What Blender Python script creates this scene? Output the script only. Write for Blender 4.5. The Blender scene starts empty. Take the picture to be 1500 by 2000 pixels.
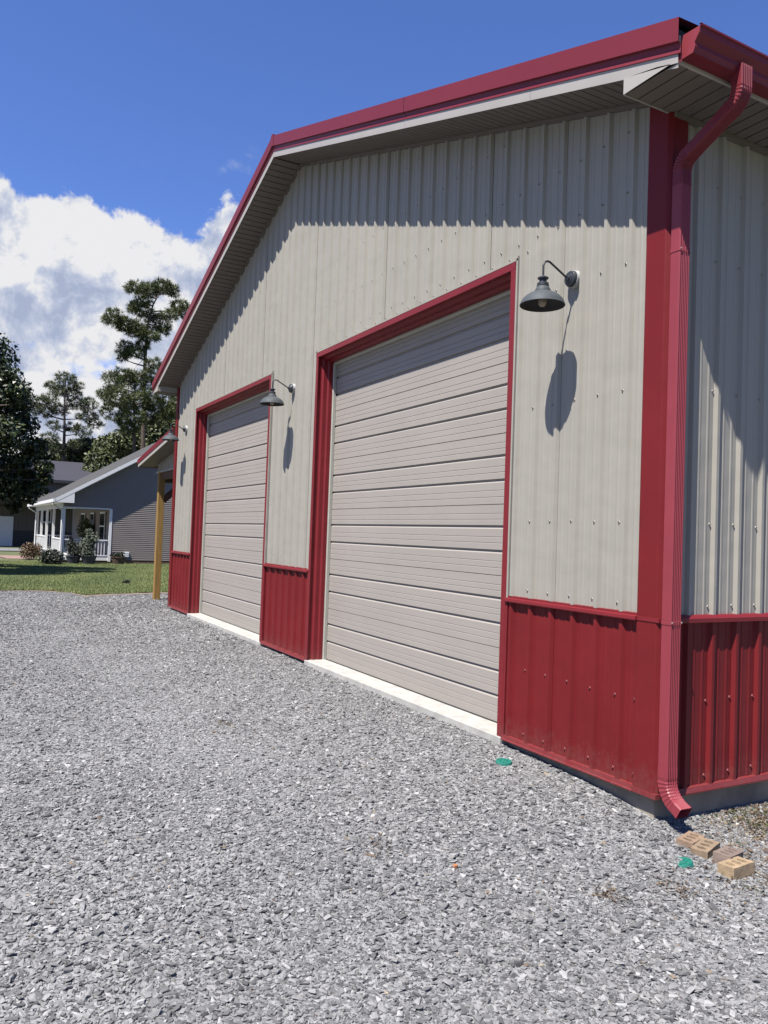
import bpy, bmesh, math, random
import numpy as np
from mathutils import Vector, Matrix
random.seed(7); rng = np.random.default_rng(11)
sc = bpy.context.scene
COL = sc.collection
# ------------------------------------------------------------------ camera
CAM = Vector((3.426, -3.818, 1.529))
CR = Vector((0.48023741, 0.87641345, 0.03565806))
CU = Vector((0.00999352, -0.04611705, 0.99888605))
CF = Vector((-0.87708161, 0.47934611, 0.03090559))
FPX = 1536.8
cd = bpy.data.cameras.new('camera'); cam = bpy.data.objects.new('camera', cd); COL.objects.link(cam)
cd.sensor_fit = 'VERTICAL'; cd.sensor_height = 24; cd.lens = 24*FPX/2000; cd.clip_end = 4000; cd.clip_start = .05
cam.matrix_world = Matrix(((CR.x, CU.x, -CF.x, CAM.x), (CR.y, CU.y, -CF.y, CAM.y), (CR.z, CU.z, -CF.z, CAM.z), (0, 0, 0, 1)))
sc.camera = cam
def ray(px, py):
    d = CF*FPX + CR*(px-750) - CU*(py-1000)
    return d.normalized()
def on_x(px, py, x):
    d = ray(px, py); return CAM + d*((x-CAM.x)/d.x)
# ------------------------------------------------------------------ light
SUN = Vector((.42, -1, 1.9)).normalized()
el = math.asin(SUN.z); az = math.atan2(SUN.x, SUN.y)
sd = bpy.data.lights.new('sun', 'SUN'); so = bpy.data.objects.new('sun', sd); COL.objects.link(so)
sd.energy = 5.0; sd.angle = math.radians(.53); sd.color = (1, .955, .9)
so.rotation_euler = SUN.to_track_quat('Z', 'Y').to_euler()
W = bpy.data.worlds.new('World'); sc.world = W; W.use_nodes = True
nt = W.node_tree; nt.nodes.clear()
def N(t, **k):
    n = nt.nodes.new(t)
    for a, b in k.items(): setattr(n, a, b)
    return n
def Lk(a, b): nt.links.new(a, b)
def M(op, a, b=None, c=None, clamp=False):
    n = N('ShaderNodeMath', operation=op, use_clamp=clamp)
    for i, v in enumerate((a, b, c)):
        if v is None: continue
        if isinstance(v, (int, float)): n.inputs[i].default_value = v
        else: Lk(v, n.inputs[i])
    return n.outputs[0]
def sky_world():
    out = N('ShaderNodeOutputWorld'); bg = N('ShaderNodeBackground'); Lk(bg.outputs[0], out.inputs[0])
    bg.inputs[1].default_value = .056
    sky = N('ShaderNodeTexSky', sky_type='NISHITA', sun_disc=False, sun_elevation=el, sun_rotation=az)
    sky.air_density = 1.0; sky.dust_density = .02; sky.ozone_density = 2.6; sky.altitude = 100
    tc = N('ShaderNodeTexCoord'); sep = N('ShaderNodeSeparateXYZ'); Lk(tc.outputs['Generated'], sep.inputs[0])
    x, y, z = sep.outputs
    azi = M('ARCTAN2', y, M('MULTIPLY', x, -1.0))
    hyp = M('SQRT', M('ADD', M('MULTIPLY', x, x), M('MULTIPLY', y, y)))
    elv = M('DIVIDE', z, M('MAXIMUM', hyp, .05))
    # cloud-top line in azimuth / elevation, carried on round the horizon
    pts = [(-120, 325), (0, 322), (50, 372), (100, 352), (165, 352), (215, 398), (300, 432), (340, 468), (372, 488), (405, 450), (440, 412), (480, 392)]
    cp = [(-3.14, .12), (-2.2, .16), (-1.2, .13), (-.45, .34)]
    for p in pts:
        d = ray(*p); cp.append((math.atan2(d.y, -d.x), d.z/math.hypot(d.x, d.y)))
    cp += [(cp[-1][0]+.12, .40), (.75, .16), (1.2, .12), (2.0, .14), (3.14, .12)]
    fc = N('ShaderNodeFloatCurve'); cv = fc.mapping.curves[0]
    fc.mapping.use_clip = False
    conv = [((a+math.pi)/(2*math.pi), b) for a, b in cp]
    cv.points[0].location = conv[0]; cv.points[1].location = conv[-1]
    for a in conv[1:-1]: cv.points.new(*a)
    fc.mapping.update()
    Lk(M('DIVIDE', M('ADD', azi, math.pi), 2*math.pi), fc.inputs['Value'])
    top = fc.outputs[0]
    def noise(scale, detail, rough, off=(0, 0, 0), dist=0, lac=2.1, stretch=(1, 1, 1)):
        mp = N('ShaderNodeMapping'); Lk(tc.outputs['Generated'], mp.inputs[0]); mp.inputs['Location'].default_value = off; mp.inputs['Scale'].default_value = stretch
        n = N('ShaderNodeTexNoise'); Lk(mp.outputs[0], n.inputs[0])
        n.inputs['Scale'].default_value = scale; n.inputs['Detail'].default_value = detail
        n.inputs['Roughness'].default_value = rough; n.inputs['Distortion'].default_value = dist; n.inputs['Lacunarity'].default_value = lac
        return n.outputs[0]
    n1 = noise(11, 12, .58, (.3, .1, .2), .15)
    n2 = noise(11, 12, .58, (.3+.018*SUN.x+.0, .1-.016, .2+.03), .15)
    n3 = noise(5.0, 4, .5, (2.3, .1, .9), .25, stretch=(1, 1, 2.6))
    n5 = noise(9, 11, .66, (7.1, 3.2, .4), .9)
    n4 = noise(34, 8, .62, (.3, 1.1, .2), .3)
    d = M('SUBTRACT', top, elv)
    d = M('ADD', d, M('MULTIPLY', M('SUBTRACT', n1, .5), .16))
    d = M('ADD', d, M('MULTIPLY', M('SUBTRACT', n4, .52), .05))
    mr = N('ShaderNodeMapRange', interpolation_type='SMOOTHSTEP'); Lk(d, mr.inputs[0]); mr.inputs[1].default_value = -.004; mr.inputs[2].default_value = .014
    # thinner spots low in the bank let the blue through
    hole = N('ShaderNodeMapRange', interpolation_type='SMOOTHSTEP')
    Lk(M('ADD', n3, M('MULTIPLY', M('SUBTRACT', n1, .5), .5)), hole.inputs[0]); hole.inputs[1].default_value = .30; hole.inputs[2].default_value = .40
    mask = M('MULTIPLY', mr.outputs[0], hole.outputs[0])
    w1 = N('ShaderNodeMapRange', interpolation_type='SMOOTHSTEP'); Lk(n5, w1.inputs[0]); w1.inputs[1].default_value = .56; w1.inputs[2].default_value = .72
    w2 = N('ShaderNodeMapRange', interpolation_type='SMOOTHSTEP'); Lk(M('ADD', d, .08), w2.inputs[0]); w2.inputs[1].default_value = 0; w2.inputs[2].default_value = .07
    mask = M('MAXIMUM', mask, M('MULTIPLY', M('MULTIPLY', w1.outputs[0], w2.outputs[0]), .75))
    # billows: lit side towards the sun, grey where the bank is deep
    bil = M('MULTIPLY', M('SUBTRACT', n1, n2), 4.0)
    depth = N('ShaderNodeMapRange', interpolation_type='SMOOTHSTEP'); Lk(M('SUBTRACT', top, elv), depth.inputs[0])
    depth.inputs[1].default_value = .03; depth.inputs[2].default_value = .30
    g = M('MULTIPLY', depth.outputs[0], M('MULTIPLY', M('SUBTRACT', n3, .34), 2.6, clamp=True))
    str_ = noise(7, 6, .5, (5, 5, 1))
    b = M('SUBTRACT', M('ADD', .90, bil), M('MULTIPLY', g, .30))
    b = M('ADD', b, M('MULTIPLY', M('SUBTRACT', n4, .5), .16))
    b = M('ADD', b, 0, clamp=False)
    cr = N('ShaderNodeValToRGB'); Lk(b, cr.inputs[0])
    e = cr.color_ramp.elements
    e[0].position = .30; e[0].color = (.46, .53, .72, 1); e[1].position = 1.0; e[1].color = (.98, .98, 1.0, 1)
    m_ = cr.color_ramp.elements.new(.66); m_.color = (.64, .70, .86, 1)
    cs = N('ShaderNodeVectorMath', operation='SCALE'); Lk(cr.outputs[0], cs.inputs[0]); cs.inputs['Scale'].default_value = 6.9
    tint = N('ShaderNodeVectorMath', operation='MULTIPLY'); Lk(sky.outputs[0], tint.inputs[0]); tint.inputs[1].default_value = (.80, .96, 1.48)
    mix = N('ShaderNodeMix', data_type='RGBA'); Lk(mask, mix.inputs[0]); Lk(tint.outputs[0], mix.inputs[6]); Lk(cs.outputs[0], mix.inputs[7])
    Lk(mix.outputs[2], bg.inputs[0])
sky_world()
vs = sc.view_settings; vs.view_transform = 'Standard'; vs.look = 'None'; vs.gamma = 1; vs.use_curve_mapping = False; vs.exposure = 1.15
sc.render.film_transparent = False
# ------------------------------------------------------------------ helpers
ALB = .745      # all paints and stone read off the photograph, brought to this exposure
def mat(name, col, rough=.6, metal=0, spec=.5, var=0, vscale=8, bump=0, bscale=60, col2=None, stretch=None, coat=0, detail=5, tone=None, splash=0, wave=0):
    col = tuple(c*ALB for c in col); col2 = tuple(c*ALB for c in col2) if col2 else None
    if tone: tone = (tone[0], [(p, tuple(c*ALB for c in q)) for p, q in tone[1]])
    m = bpy.data.materials.new(name); m.use_nodes = True; t = m.node_tree; b = t.nodes['Principled BSDF']
    b.inputs['Base Color'].default_value = (*col, 1); b.inputs['Roughness'].default_value = rough; b.inputs['Metallic'].default_value = metal
    b.inputs['Specular IOR Level'].default_value = spec
    if coat: b.inputs['Coat Weight'].default_value = coat
    geo = t.nodes.new('ShaderNodeNewGeometry'); vec = geo.outputs['Position']
    if stretch:
        mp = t.nodes.new('ShaderNodeMapping'); t.links.new(vec, mp.inputs[0]); mp.inputs['Scale'].default_value = stretch; vec = mp.outputs[0]
    if var or col2:
        n = t.nodes.new('ShaderNodeTexNoise'); t.links.new(vec, n.inputs[0]); n.inputs['Scale'].default_value = vscale; n.inputs['Detail'].default_value = detail
        r = t.nodes.new('ShaderNodeValToRGB'); t.links.new(n.outputs[0], r.inputs[0])
        c2 = col2 or tuple(c*(1-var) for c in col); c1 = col if col2 else tuple(min(1, c*(1+var)) for c in col)
        r.color_ramp.elements[0].position = .3; r.color_ramp.elements[1].position = .7
        r.color_ramp.elements[0].color = (*c2, 1); r.color_ramp.elements[1].color = (*c1, 1)
        last = r.outputs[0]
        t.links.new(last, b.inputs['Base Color'])
    if tone:
        at = t.nodes.new('ShaderNodeAttribute'); at.attribute_name = 'tone'; at.attribute_type = tone[0]
        r = t.nodes.new('ShaderNodeValToRGB'); t.links.new(at.outputs['Fac'], r.inputs[0])
        el_ = r.color_ramp.elements
        el_[0].color = (*tone[1][0][1], 1); el_[0].position = tone[1][0][0]
        el_[1].color = (*tone[1][-1][1], 1); el_[1].position = tone[1][-1][0]
        for p, c in tone[1][1:-1]: el_.new(p).color = (*c, 1)
        last = r.outputs[0]
        if var:
            mx = t.nodes.new('ShaderNodeMix'); mx.data_type = 'RGBA'; mx.blend_type = 'MULTIPLY'; mx.inputs[0].default_value = 1
            mr = t.nodes.new('ShaderNodeMapRange'); t.links.new(n.outputs[0], mr.inputs[0]); mr.inputs[1].default_value = .3; mr.inputs[2].default_value = .7; mr.inputs[3].default_value = 1-var; mr.inputs[4].default_value = 1+var
            t.links.new(last, mx.inputs[6]); t.links.new(mr.outputs[0], mx.inputs[7]); last = mx.outputs[2]
        t.links.new(last, b.inputs['Base Color'])
    if splash:     # dried mud thrown up from the ground, thins out with height
        src = b.inputs['Base Color'].links[0].from_socket
        sp = t.nodes.new('ShaderNodeSeparateXYZ'); t.links.new(geo.outputs['Position'], sp.inputs[0])
        h = t.nodes.new('ShaderNodeMapRange'); t.links.new(sp.outputs[2], h.inputs[0]); h.inputs[1].default_value = .02; h.inputs[2].default_value = .26; h.inputs[3].default_value = .30; h.inputs[4].default_value = -.06
        ns = t.nodes.new('ShaderNodeTexNoise'); ns.inputs['Scale'].default_value = 22; ns.inputs['Detail'].default_value = 8; ns.inputs['Roughness'].default_value = .7; t.links.new(geo.outputs['Position'], ns.inputs[0])
        ad = t.nodes.new('ShaderNodeMath'); ad.operation = 'ADD'; t.links.new(h.outputs[0], ad.inputs[0]); t.links.new(ns.outputs[0], ad.inputs[1])
        mr = t.nodes.new('ShaderNodeMapRange'); t.links.new(ad.outputs[0], mr.inputs[0]); mr.inputs[1].default_value = .56; mr.inputs[2].default_value = .95; mr.inputs[4].default_value = splash
        mx = t.nodes.new('ShaderNodeMix'); mx.data_type = 'RGBA'; t.links.new(mr.outputs[0], mx.inputs[0]); t.links.new(src, mx.inputs[6]); mx.inputs[7].default_value = (.17, .145, .12, 1)
        t.links.new(mx.outputs[2], b.inputs['Base Color'])
    if wave:
        n3 = t.nodes.new('ShaderNodeTexNoise'); n3.inputs['Scale'].default_value = 2.6; n3.inputs['Detail'].default_value = 2; t.links.new(geo.outputs['Position'], n3.inputs[0])
        bw = t.nodes.new('ShaderNodeBump'); bw.inputs['Distance'].default_value = wave; t.links.new(n3.outputs[0], bw.inputs['Height']); t.links.new(bw.outputs[0], b.inputs['Normal'])
    if bump:
        n2 = t.nodes.new('ShaderNodeTexNoise'); t.links.new(vec, n2.inputs[0]); n2.inputs['Scale'].default_value = bscale; n2.inputs['Detail'].default_value = 4
        bp = t.nodes.new('ShaderNodeBump'); bp.inputs['Strength'].default_value = 1; bp.inputs['Distance'].default_value = bump
        if wave: t.links.new(bw.outputs[0], bp.inputs['Normal'])
        t.links.new(n2.outputs[0], bp.inputs['Height']); t.links.new(bp.outputs[0], b.inputs['Normal'])
    return m
class MB:
    def __init__(s): s.v = []; s.f = []
    def add(s, vs, fs):
        o = len(s.v); s.v += [tuple(v) for v in vs]; s.f += [tuple(i+o for i in f) for f in fs]; return s
    def box(s, a, b):
        x0, y0, z0 = [min(p, q) for p, q in zip(a, b)]; x1, y1, z1 = [max(p, q) for p, q in zip(a, b)]
        return s.add([(x0,y0,z0),(x1,y0,z0),(x1,y1,z0),(x0,y1,z0),(x0,y0,z1),(x1,y0,z1),(x1,y1,z1),(x0,y1,z1)],
                     [(0,3,2,1),(4,5,6,7),(0,1,5,4),(1,2,6,5),(2,3,7,6),(3,0,4,7)])
    def prism(s, poly, ext, cap=True):      # poly: list of 3D points, ext: vector
        n = len(poly); p = [Vector(q) for q in poly]; e = Vector(ext)
        vs = p+[q+e for q in p]; fs = [(i, (i+1) % n, (i+1) % n+n, i+n) for i in range(n)]
        if cap: fs += [tuple(range(n))[::-1], tuple(range(n, 2*n))]
        return s.add(vs, fs)
    def strip(s, pts, ext):                  # open profile extruded
        n = len(pts); p = [Vector(q) for q in pts]; e = Vector(ext)
        return s.add(p+[q+e for q in p], [(i, i+1, i+1+n, i+n) for i in range(n-1)])
    def bar(s, a, b, w, h=None, up=(0, 0, 1)):
        a = Vector(a); b = Vector(b); h = h or w; d = (b-a).normalized(); u = Vector(up)
        if abs(d.dot(u)) > .95: u = Vector((0, 1, 0))
        r = d.cross(u).normalized(); u = r.cross(d)
        q = [r*(-w/2)+u*(-h/2), r*(w/2)+u*(-h/2), r*(w/2)+u*(h/2), r*(-w/2)+u*(h/2)]
        return s.add([a+k for k in q]+[b+k for k in q], [(0,3,2,1),(4,5,6,7),(0,1,5,4),(1,2,6,5),(2,3,7,6),(3,0,4,7)])
    def tube(s, path, rad, n=10, caps=True):
        path = [Vector(p) for p in path]; m = len(path)
        if not hasattr(rad, '__len__'): rad = [rad]*m
        vs = []; pr = None
        for i, p in enumerate(path):
            d = (path[min(i+1, m-1)]-path[max(i-1, 0)]).normalized()
            if pr is None:
                pr = d.cross(Vector((0, 0, 1)));  pr = Vector((1, 0, 0)) if pr.length < 1e-3 else pr.normalized()
            r = (pr-d*pr.dot(d)).normalized(); pr = r; u = d.cross(r)
            vs += [p+(r*math.cos(a)+u*math.sin(a))*rad[i] for a in [2*math.pi*k/n for k in range(n)]]
        fs = [(i*n+k, i*n+(k+1) % n, (i+1)*n+(k+1) % n, (i+1)*n+k) for i in range(m-1) for k in range(n)]
        if caps: fs += [tuple(range(n))[::-1], tuple(range((m-1)*n, m*n))]
        return s.add(vs, fs)
    def lathe(s, prof, n=32, axis='z', c=(0, 0, 0)):
        vs = []
        for r, h in prof:
            for k in range(n):
                a = 2*math.pi*k/n; x, y = r*math.cos(a), r*math.sin(a)
                p = (x, y, h) if axis == 'z' else (x, h, y)
                vs.append((p[0]+c[0], p[1]+c[1], p[2]+c[2]))
        m = len(prof)
        return s.add(vs, [(i*n+k, i*n+(k+1) % n, (i+1)*n+(k+1) % n, (i+1)*n+k) for i in range(m-1) for k in range(n)])
    def build(s, name, m, parent=None, smooth=False, bevel=0):
        me = bpy.data.meshes.new(name); me.from_pydata([tuple(v) for v in s.v], [], s.f)
        if bevel or smooth:
            bm = bmesh.new(); bm.from_mesh(me); bmesh.ops.recalc_face_normals(bm, faces=bm.faces); bm.to_mesh(me); bm.free()
        me.materials.append(m); me.update()
        o = bpy.data.objects.new(name, me); COL.objects.link(o)
        if parent: o.parent = parent
        if smooth:
            me.shade_smooth()
            try: me.set_sharp_from_angle(angle=math.radians(38))
            except Exception: pass
        if bevel:
            b = o.modifiers.new('bevel', 'BEVEL'); b.width = bevel; b.segments = 2; b.limit_method = 'ANGLE'
        return o
def thing(name, label, cat, group=None, loc=(0, 0, 0)):
    o = bpy.data.objects.new(name, None); COL.objects.link(o); o.location = loc
    o['label'] = label; o['category'] = cat
    if group: o['group'] = group
    return o
def tag(o, label, cat, group=None):
    o['label'] = label; o['category'] = cat
    if group: o['group'] = group
    return o
def structure(o): o['kind'] = 'structure'; return o
def stuff(o, label=None, cat=None):
    o['kind'] = 'stuff'
    if label: o['label'] = label; o['category'] = cat
    return o
def shared(name, me, parent, loc=(0, 0, 0), rot=(0, 0, 0), scale=(1, 1, 1)):
    o = bpy.data.objects.new(name, me); COL.objects.link(o); o.parent = parent; o.location = loc; o.rotation_euler = rot; o.scale = scale
    return o
def copy_tree(o, parent=None):
    c = o.copy(); COL.objects.link(c); c.parent = parent
    for ch in o.children: copy_tree(ch, c)
    return c
def scatter(name, pts, scl, rot, idx, tone, sources):
    me = bpy.data.meshes.new(name); n = len(pts); me.vertices.add(n); me.vertices.foreach_set('co', np.asarray(pts, np.float32).ravel())
    for nm, ty, arr in (('scl', 'FLOAT_VECTOR', scl), ('rot', 'FLOAT_VECTOR', rot)):
        a = me.attributes.new(nm, ty, 'POINT'); a.data.foreach_set('vector', np.asarray(arr, np.float32).ravel())
    a = me.attributes.new('idx', 'INT', 'POINT'); a.data.foreach_set('value', np.asarray(idx, np.int32))
    a = me.attributes.new('tone', 'FLOAT', 'POINT'); a.data.foreach_set('value', np.asarray(tone, np.float32))
    o = bpy.data.objects.new(name, me); COL.objects.link(o)
    c = bpy.data.collections.new(name+'_sources')
    for s_ in sources:
        for cc in list(s_.users_collection): cc.objects.unlink(s_)
        c.objects.link(s_)
    g = bpy.data.node_groups.new(name, 'GeometryNodeTree')
    g.interface.new_socket('Geometry', in_out='INPUT', socket_type='NodeSocketGeometry'); g.interface.new_socket('Geometry', in_out='OUTPUT', socket_type='NodeSocketGeometry')
    gi = g.nodes.new('NodeGroupInput'); go = g.nodes.new('NodeGroupOutput'); ip = g.nodes.new('GeometryNodeInstanceOnPoints')
    ci = g.nodes.new('GeometryNodeCollectionInfo'); ci.inputs[0].default_value = c; ci.inputs['Separate Children'].default_value = True; ci.inputs['Reset Children'].default_value = True
    def na(nm, ty):
        x = g.nodes.new('GeometryNodeInputNamedAttribute'); x.data_type = ty; x.inputs[0].default_value = nm; return x.outputs[0]
    g.links.new(gi.outputs[0], ip.inputs['Points']); g.links.new(ci.outputs[0], ip.inputs['Instance']); ip.inputs['Pick Instance'].default_value = True
    g.links.new(na('idx', 'INT'), ip.inputs['Instance Index']); g.links.new(na('scl', 'FLOAT_VECTOR'), ip.inputs['Scale'])
    er = g.nodes.new('FunctionNodeEulerToRotation'); g.links.new(na('rot', 'FLOAT_VECTOR'), er.inputs[0]); g.links.new(er.outputs[0], ip.inputs['Rotation'])
    g.links.new(ip.outputs[0], go.inputs[0])
    mo = o.modifiers.new('scatter', 'NODES'); mo.node_group = g
    return o
# ------------------------------------------------------------------ materials
beige = mat('painted_beige_steel', (.330, .311, .266), .5, spec=.16, var=.028, vscale=1.3, stretch=(1, 1, .25), wave=.012)
beige_door = mat('beige_door_steel', (.335, .305, .27), .55, spec=.15, var=.025, vscale=1.2, wave=.006, splash=.14)
stopm = mat('cream_stop_strip', (.38, .375, .32), .5, var=.06, vscale=9)
red = mat('painted_red_steel', (.160, .0145, .0165), .45, spec=.16, var=.08, vscale=1.6, splash=.16, wave=.010)
red_trim = mat('red_trim_paint', (.185, .018, .023), .42, spec=.22, var=.07, vscale=2, splash=.15, wave=.008)
pink_red = mat('sun_bleached_red_aluminium', (.255, .040, .052), .42, spec=.28, var=.05, vscale=5)  # reflected sheen put into the base colour as a lighter, pinker red
red_fascia = mat('red_rake_paint', (.175, .022, .031), .45, spec=.25, var=.05, vscale=.8)
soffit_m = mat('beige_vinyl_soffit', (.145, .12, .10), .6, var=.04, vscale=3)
dark_core = mat('dark_wall_core', (.02, .02, .02), .9)
roof_dark = mat('charcoal_roof_steel', (.03, .03, .032), .5)
conc = mat('grey_foundation_concrete', (.25, .215, .165), .9, var=.25, vscale=6, bump=.004, bscale=40)
conc_w = mat('pale_slab_concrete', (.40, .39, .355), .85, var=.15, vscale=9, bump=.001, bscale=120)
black_m = mat('dark_grey_lamp_enamel', (.030, .033, .038), .45, spec=.45)
black_in = mat('black_hardware', (.012, .012, .013), .5)
lampgrey = mat('slate_grey_lamp_enamel', (.072, .082, .088), .62, spec=.2)
shade_in = mat('lamp_inside', (.02, .02, .02), .7)
white_pvc = mat('white_mount', (.5, .5, .48), .6)
bulb_m = mat('amber_bulb_glass', (.62, .5, .36), .15); bulb_m.node_tree.nodes['Principled BSDF'].inputs['Transmission Weight'].default_value = .5
wood_t = mat('treated_yellow_pine', (.27, .155, .036), .75, var=.22, vscale=4, stretch=(8, 8, .8), bump=.001, bscale=40)
wood_d = mat('brown_treated_lumber', (.09, .042, .022), .8, var=.2, vscale=6)
screw_m = mat('painted_screw_beige', (.40, .37, .33), .35); screw_r = mat('painted_screw_red', (.30, .10, .10), .3)
# ------------------------------------------------------------------ ground
GX = [-400, -70, -50, -39, -30, -18, -15, -12, -6, -3, -1.5, -.6, -.25, 0, 1, 3, 8, 60]
GZ = [-.6, -.34, -.37, -.43, -.36, -.15, -.115, -.045, -.045, -.050, -.052, -.070, -.095, -.13, -.235, -.265, -.265, -.3]
def gz(x, y):
    x = np.asarray(x, float); y = np.asarray(y, float)
    z = np.interp(x, GX, GZ)
    side = np.clip((x+1.0)/1.2, 0, 1)*np.clip((y+.3)/.8, 0, 1)*.05
    near = np.clip(-y/3.0, 0, 1)*np.clip((x+8)/8, 0, 1)*.03
    und = .012*np.sin(x*1.7+y*.6)+.010*np.sin(y*2.1-x*.8)+.006*np.sin(3.7*x+1.2)*np.sin(3.1*y)
    return z-side-near+und*np.clip((-y-.1)/1.0, .12, 1)
def grid(name, xs, ys, dz, m, keep=None, edge=None):
    X, Y = np.meshgrid(xs, ys, indexing='ij'); Z = gz(X, Y)+dz
    nx, ny = X.shape; me = bpy.data.meshes.new(name)
    V = np.stack([X, Y, Z], -1).reshape(-1, 3); F = []
    for i in range(nx-1):
        for j in range(ny-1):
            if keep is None or keep((xs[i]+xs[i+1])/2, (ys[j]+ys[j+1])/2): F.append((i*ny+j, (i+1)*ny+j, (i+1)*ny+j+1, i*ny+j+1))
    me.from_pydata(V.tolist(), [], F); me.materials.append(m); me.shade_smooth(); o = bpy.data.objects.new(name, me); COL.objects.link(o); return o
def gravel_mat():
    m = mat('crushed_gravel_bed', (.19, .19, .19), .9); t = m.node_tree; b = t.nodes['Principled BSDF']
    geo = t.nodes.new('ShaderNodeNewGeometry')
    outs = []
    for sc_ in (70, 26):
        v = t.nodes.new('ShaderNodeTexVoronoi'); v.inputs['Scale'].default_value = sc_; t.links.new(geo.outputs['Position'], v.inputs[0]); outs.append(v)
    r = t.nodes.new('ShaderNodeValToRGB'); t.links.new(outs[0].outputs['Color'], r.inputs[0])
    r.color_ramp.elements[0].color = (.05, .05, .052, 1); r.color_ramp.elements[1].color = (.24, .24, .235, 1); r.color_ramp.elements[0].position = .1; r.color_ramp.elements[1].position = .9
    n = t.nodes.new('ShaderNodeTexNoise'); n.inputs['Scale'].default_value = 1.1; n.inputs['Detail'].default_value = 6; t.links.new(geo.outputs['Position'], n.inputs[0])
    mr = t.nodes.new('ShaderNodeMapRange'); t.links.new(n.outputs[0], mr.inputs[0]); mr.inputs[1].default_value = .3; mr.inputs[2].default_value = .7; mr.inputs[3].default_value = .85; mr.inputs[4].default_value = 1.15
    mx = t.nodes.new('ShaderNodeMix'); mx.data_type = 'RGBA'; mx.blend_type = 'MULTIPLY'; mx.inputs[0].default_value = 1
    t.links.new(r.outputs[0], mx.inputs[6]); t.links.new(mr.outputs[0], mx.inputs[7]); t.links.new(mx.outputs[2], b.inputs['Base Color'])
    bp = t.nodes.new('ShaderNodeBump'); bp.inputs['Strength'].default_value = .9; bp.inputs['Distance'].default_value = .012
    t.links.new(outs[0].outputs['Color'], bp.inputs['Height']); t.links.new(bp.outputs[0], b.inputs['Normal'])
    return m
gravel_m = gravel_mat()
soil = mat('bare_tan_soil', (.20, .15, .11), .95, var=.3, vscale=5, bump=.01, bscale=25)
lawn_m = mat('mown_grass_base', (.075, .10, .030), .95, col2=(.11, .115, .05), vscale=1.2, bump=.02, bscale=30, detail=8)
field_m = mat('field_grass', (.07, .10, .03), .95, col2=(.10, .11, .04), vscale=.05)
# far ground to the horizon
far = MB(); far.add([(-1500, -1500, -1.0), (1500, -1500, -1.0), (1500, 1500, -1.0), (-1500, 1500, -1.0)], [(0, 1, 2, 3)])
structure(far.build('ground', field_m))
gxs = np.concatenate([np.arange(-62, -20, 1.0), np.arange(-20, -2, .3), np.arange(-2, 8.01, .1)]); gys = np.concatenate([np.arange(-30, -6, 1.5), np.arange(-6, 3, .15), np.arange(3, 31, 2)])
structure(grid('gravel_yard', gxs, gys, 0, gravel_m))
LE = ([-40, -2.75, -2.3, -1.9, -1.5, -1.25, -1.0, -.4, 1.5, 40], [-18.4, -18.2, -18.55, -18.5, -18.05, -17.3, -16.5, -16.75, -17.5, -18.6])
def lawn_edge(y): return float(np.interp(y, *LE))
def sheet(name, off, dz, m, wob):
    ys = np.arange(-40, 40, .12); V = []; F = []
    for j, y in enumerate(ys):
        e = lawn_edge(y)+off+wob*(math.sin(y*5.1)+.7*math.sin(y*11.3+1)+.5*math.sin(y*23))
        for s in (0, .5, 2, 5, 10, 16, 22, 30, 60, 110): V.append((e-s, y, float(gz(e-s, y))+dz))
        if j:
            for k in range(9): F.append(((j-1)*10+k, (j-1)*10+k+1, j*10+k+1, j*10+k))
    me = bpy.data.meshes.new(name); me.from_pydata(V, [], F); me.materials.append(m); o = bpy.data.objects.new(name, me); COL.objects.link(o); return o
structure(sheet('bare_soil_verge', .42, .012, soil, .05))
structure(sheet('lawn', 0, .024, lawn_m, .035))
# far drive and brick path past the porch
fg = MB(); zz = -.30
fg.add([(-60, -12, zz), (-54, -12, zz), (-54, 1.3, zz), (-60, 1.6, zz)], [(0, 1, 2, 3)]); structure(fg.build('far_driveway', gravel_m))
brickpath_m = mat('pink_brick_paving', (.27, .17, .14), .9, var=.2, vscale=9)
bp_ = MB(); bp_.add([(-46.5, -1.7, -.328), (-42.8, -1.2, -.36), (-42.8, .1, -.36), (-46.5, .3, -.328)], [(0, 1, 2, 3)]); structure(bp_.build('brick_path', brickpath_m))
# ---- loose stones
def hull(name, n, sx, sy, sz, m, seed):
    r = random.Random(seed); bm = bmesh.new()
    for _ in range(n):
        a = Vector((r.gauss(0, 1), r.gauss(0, 1), r.gauss(0, 1))).normalized()
        a = Vector([max(-.72, min(.72, c*1.15)) for c in a]); bm.verts.new((a.x*sx, a.y*sy, a.z*sz))
    res = bmesh.ops.convex_hull(bm, input=bm.verts)
    bmesh.ops.delete(bm, geom=[v for v in bm.verts if not v.link_faces], context='VERTS')
    me = bpy.data.meshes.new(name); bm.to_mesh(me); bm.free(); me.materials.append(m)
    o = bpy.data.objects.new(name, me); return o
stone_m = mat('crushed_limestone', (.3, .3, .3), .8, var=.16, vscale=60, spec=.3, bump=.0012, bscale=200,
              tone=('INSTANCER', [(0, (.055, .055, .055)), (.3, (.155, .154, .151)), (.65, (.30, .297, .288)), (.9, (.50, .495, .48)), (.93, (.22, .18, .13)), (.96, (.15, .09, .06)), (1.0, (.34, .29, .20))]))
stones = [hull('stone_%s' % 'abcdefgh'[k], 11, .5, (.34, .3, .4, .26, .36, .3, .42, .33)[k], (.2, .14, .17, .12, .22, .16, .13, .18)[k], stone_m, k+3) for k in range(8)]
def frustum(P, m0=-430, m1=1760, ymax=2300):
    d = P-np.array(CAM); z = d@np.array(CF); px = 750+FPX*(d@np.array(CR))/np.maximum(z, .05); py = 1000-FPX*(d@np.array(CU))/np.maximum(z, .05)
    return (z > .3) & (px > m0) & (px < m1) & (py < ymax), z
def inside_building(x, y): return (x > -12.27) & (x < -.035) & (y > -.0)
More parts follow.
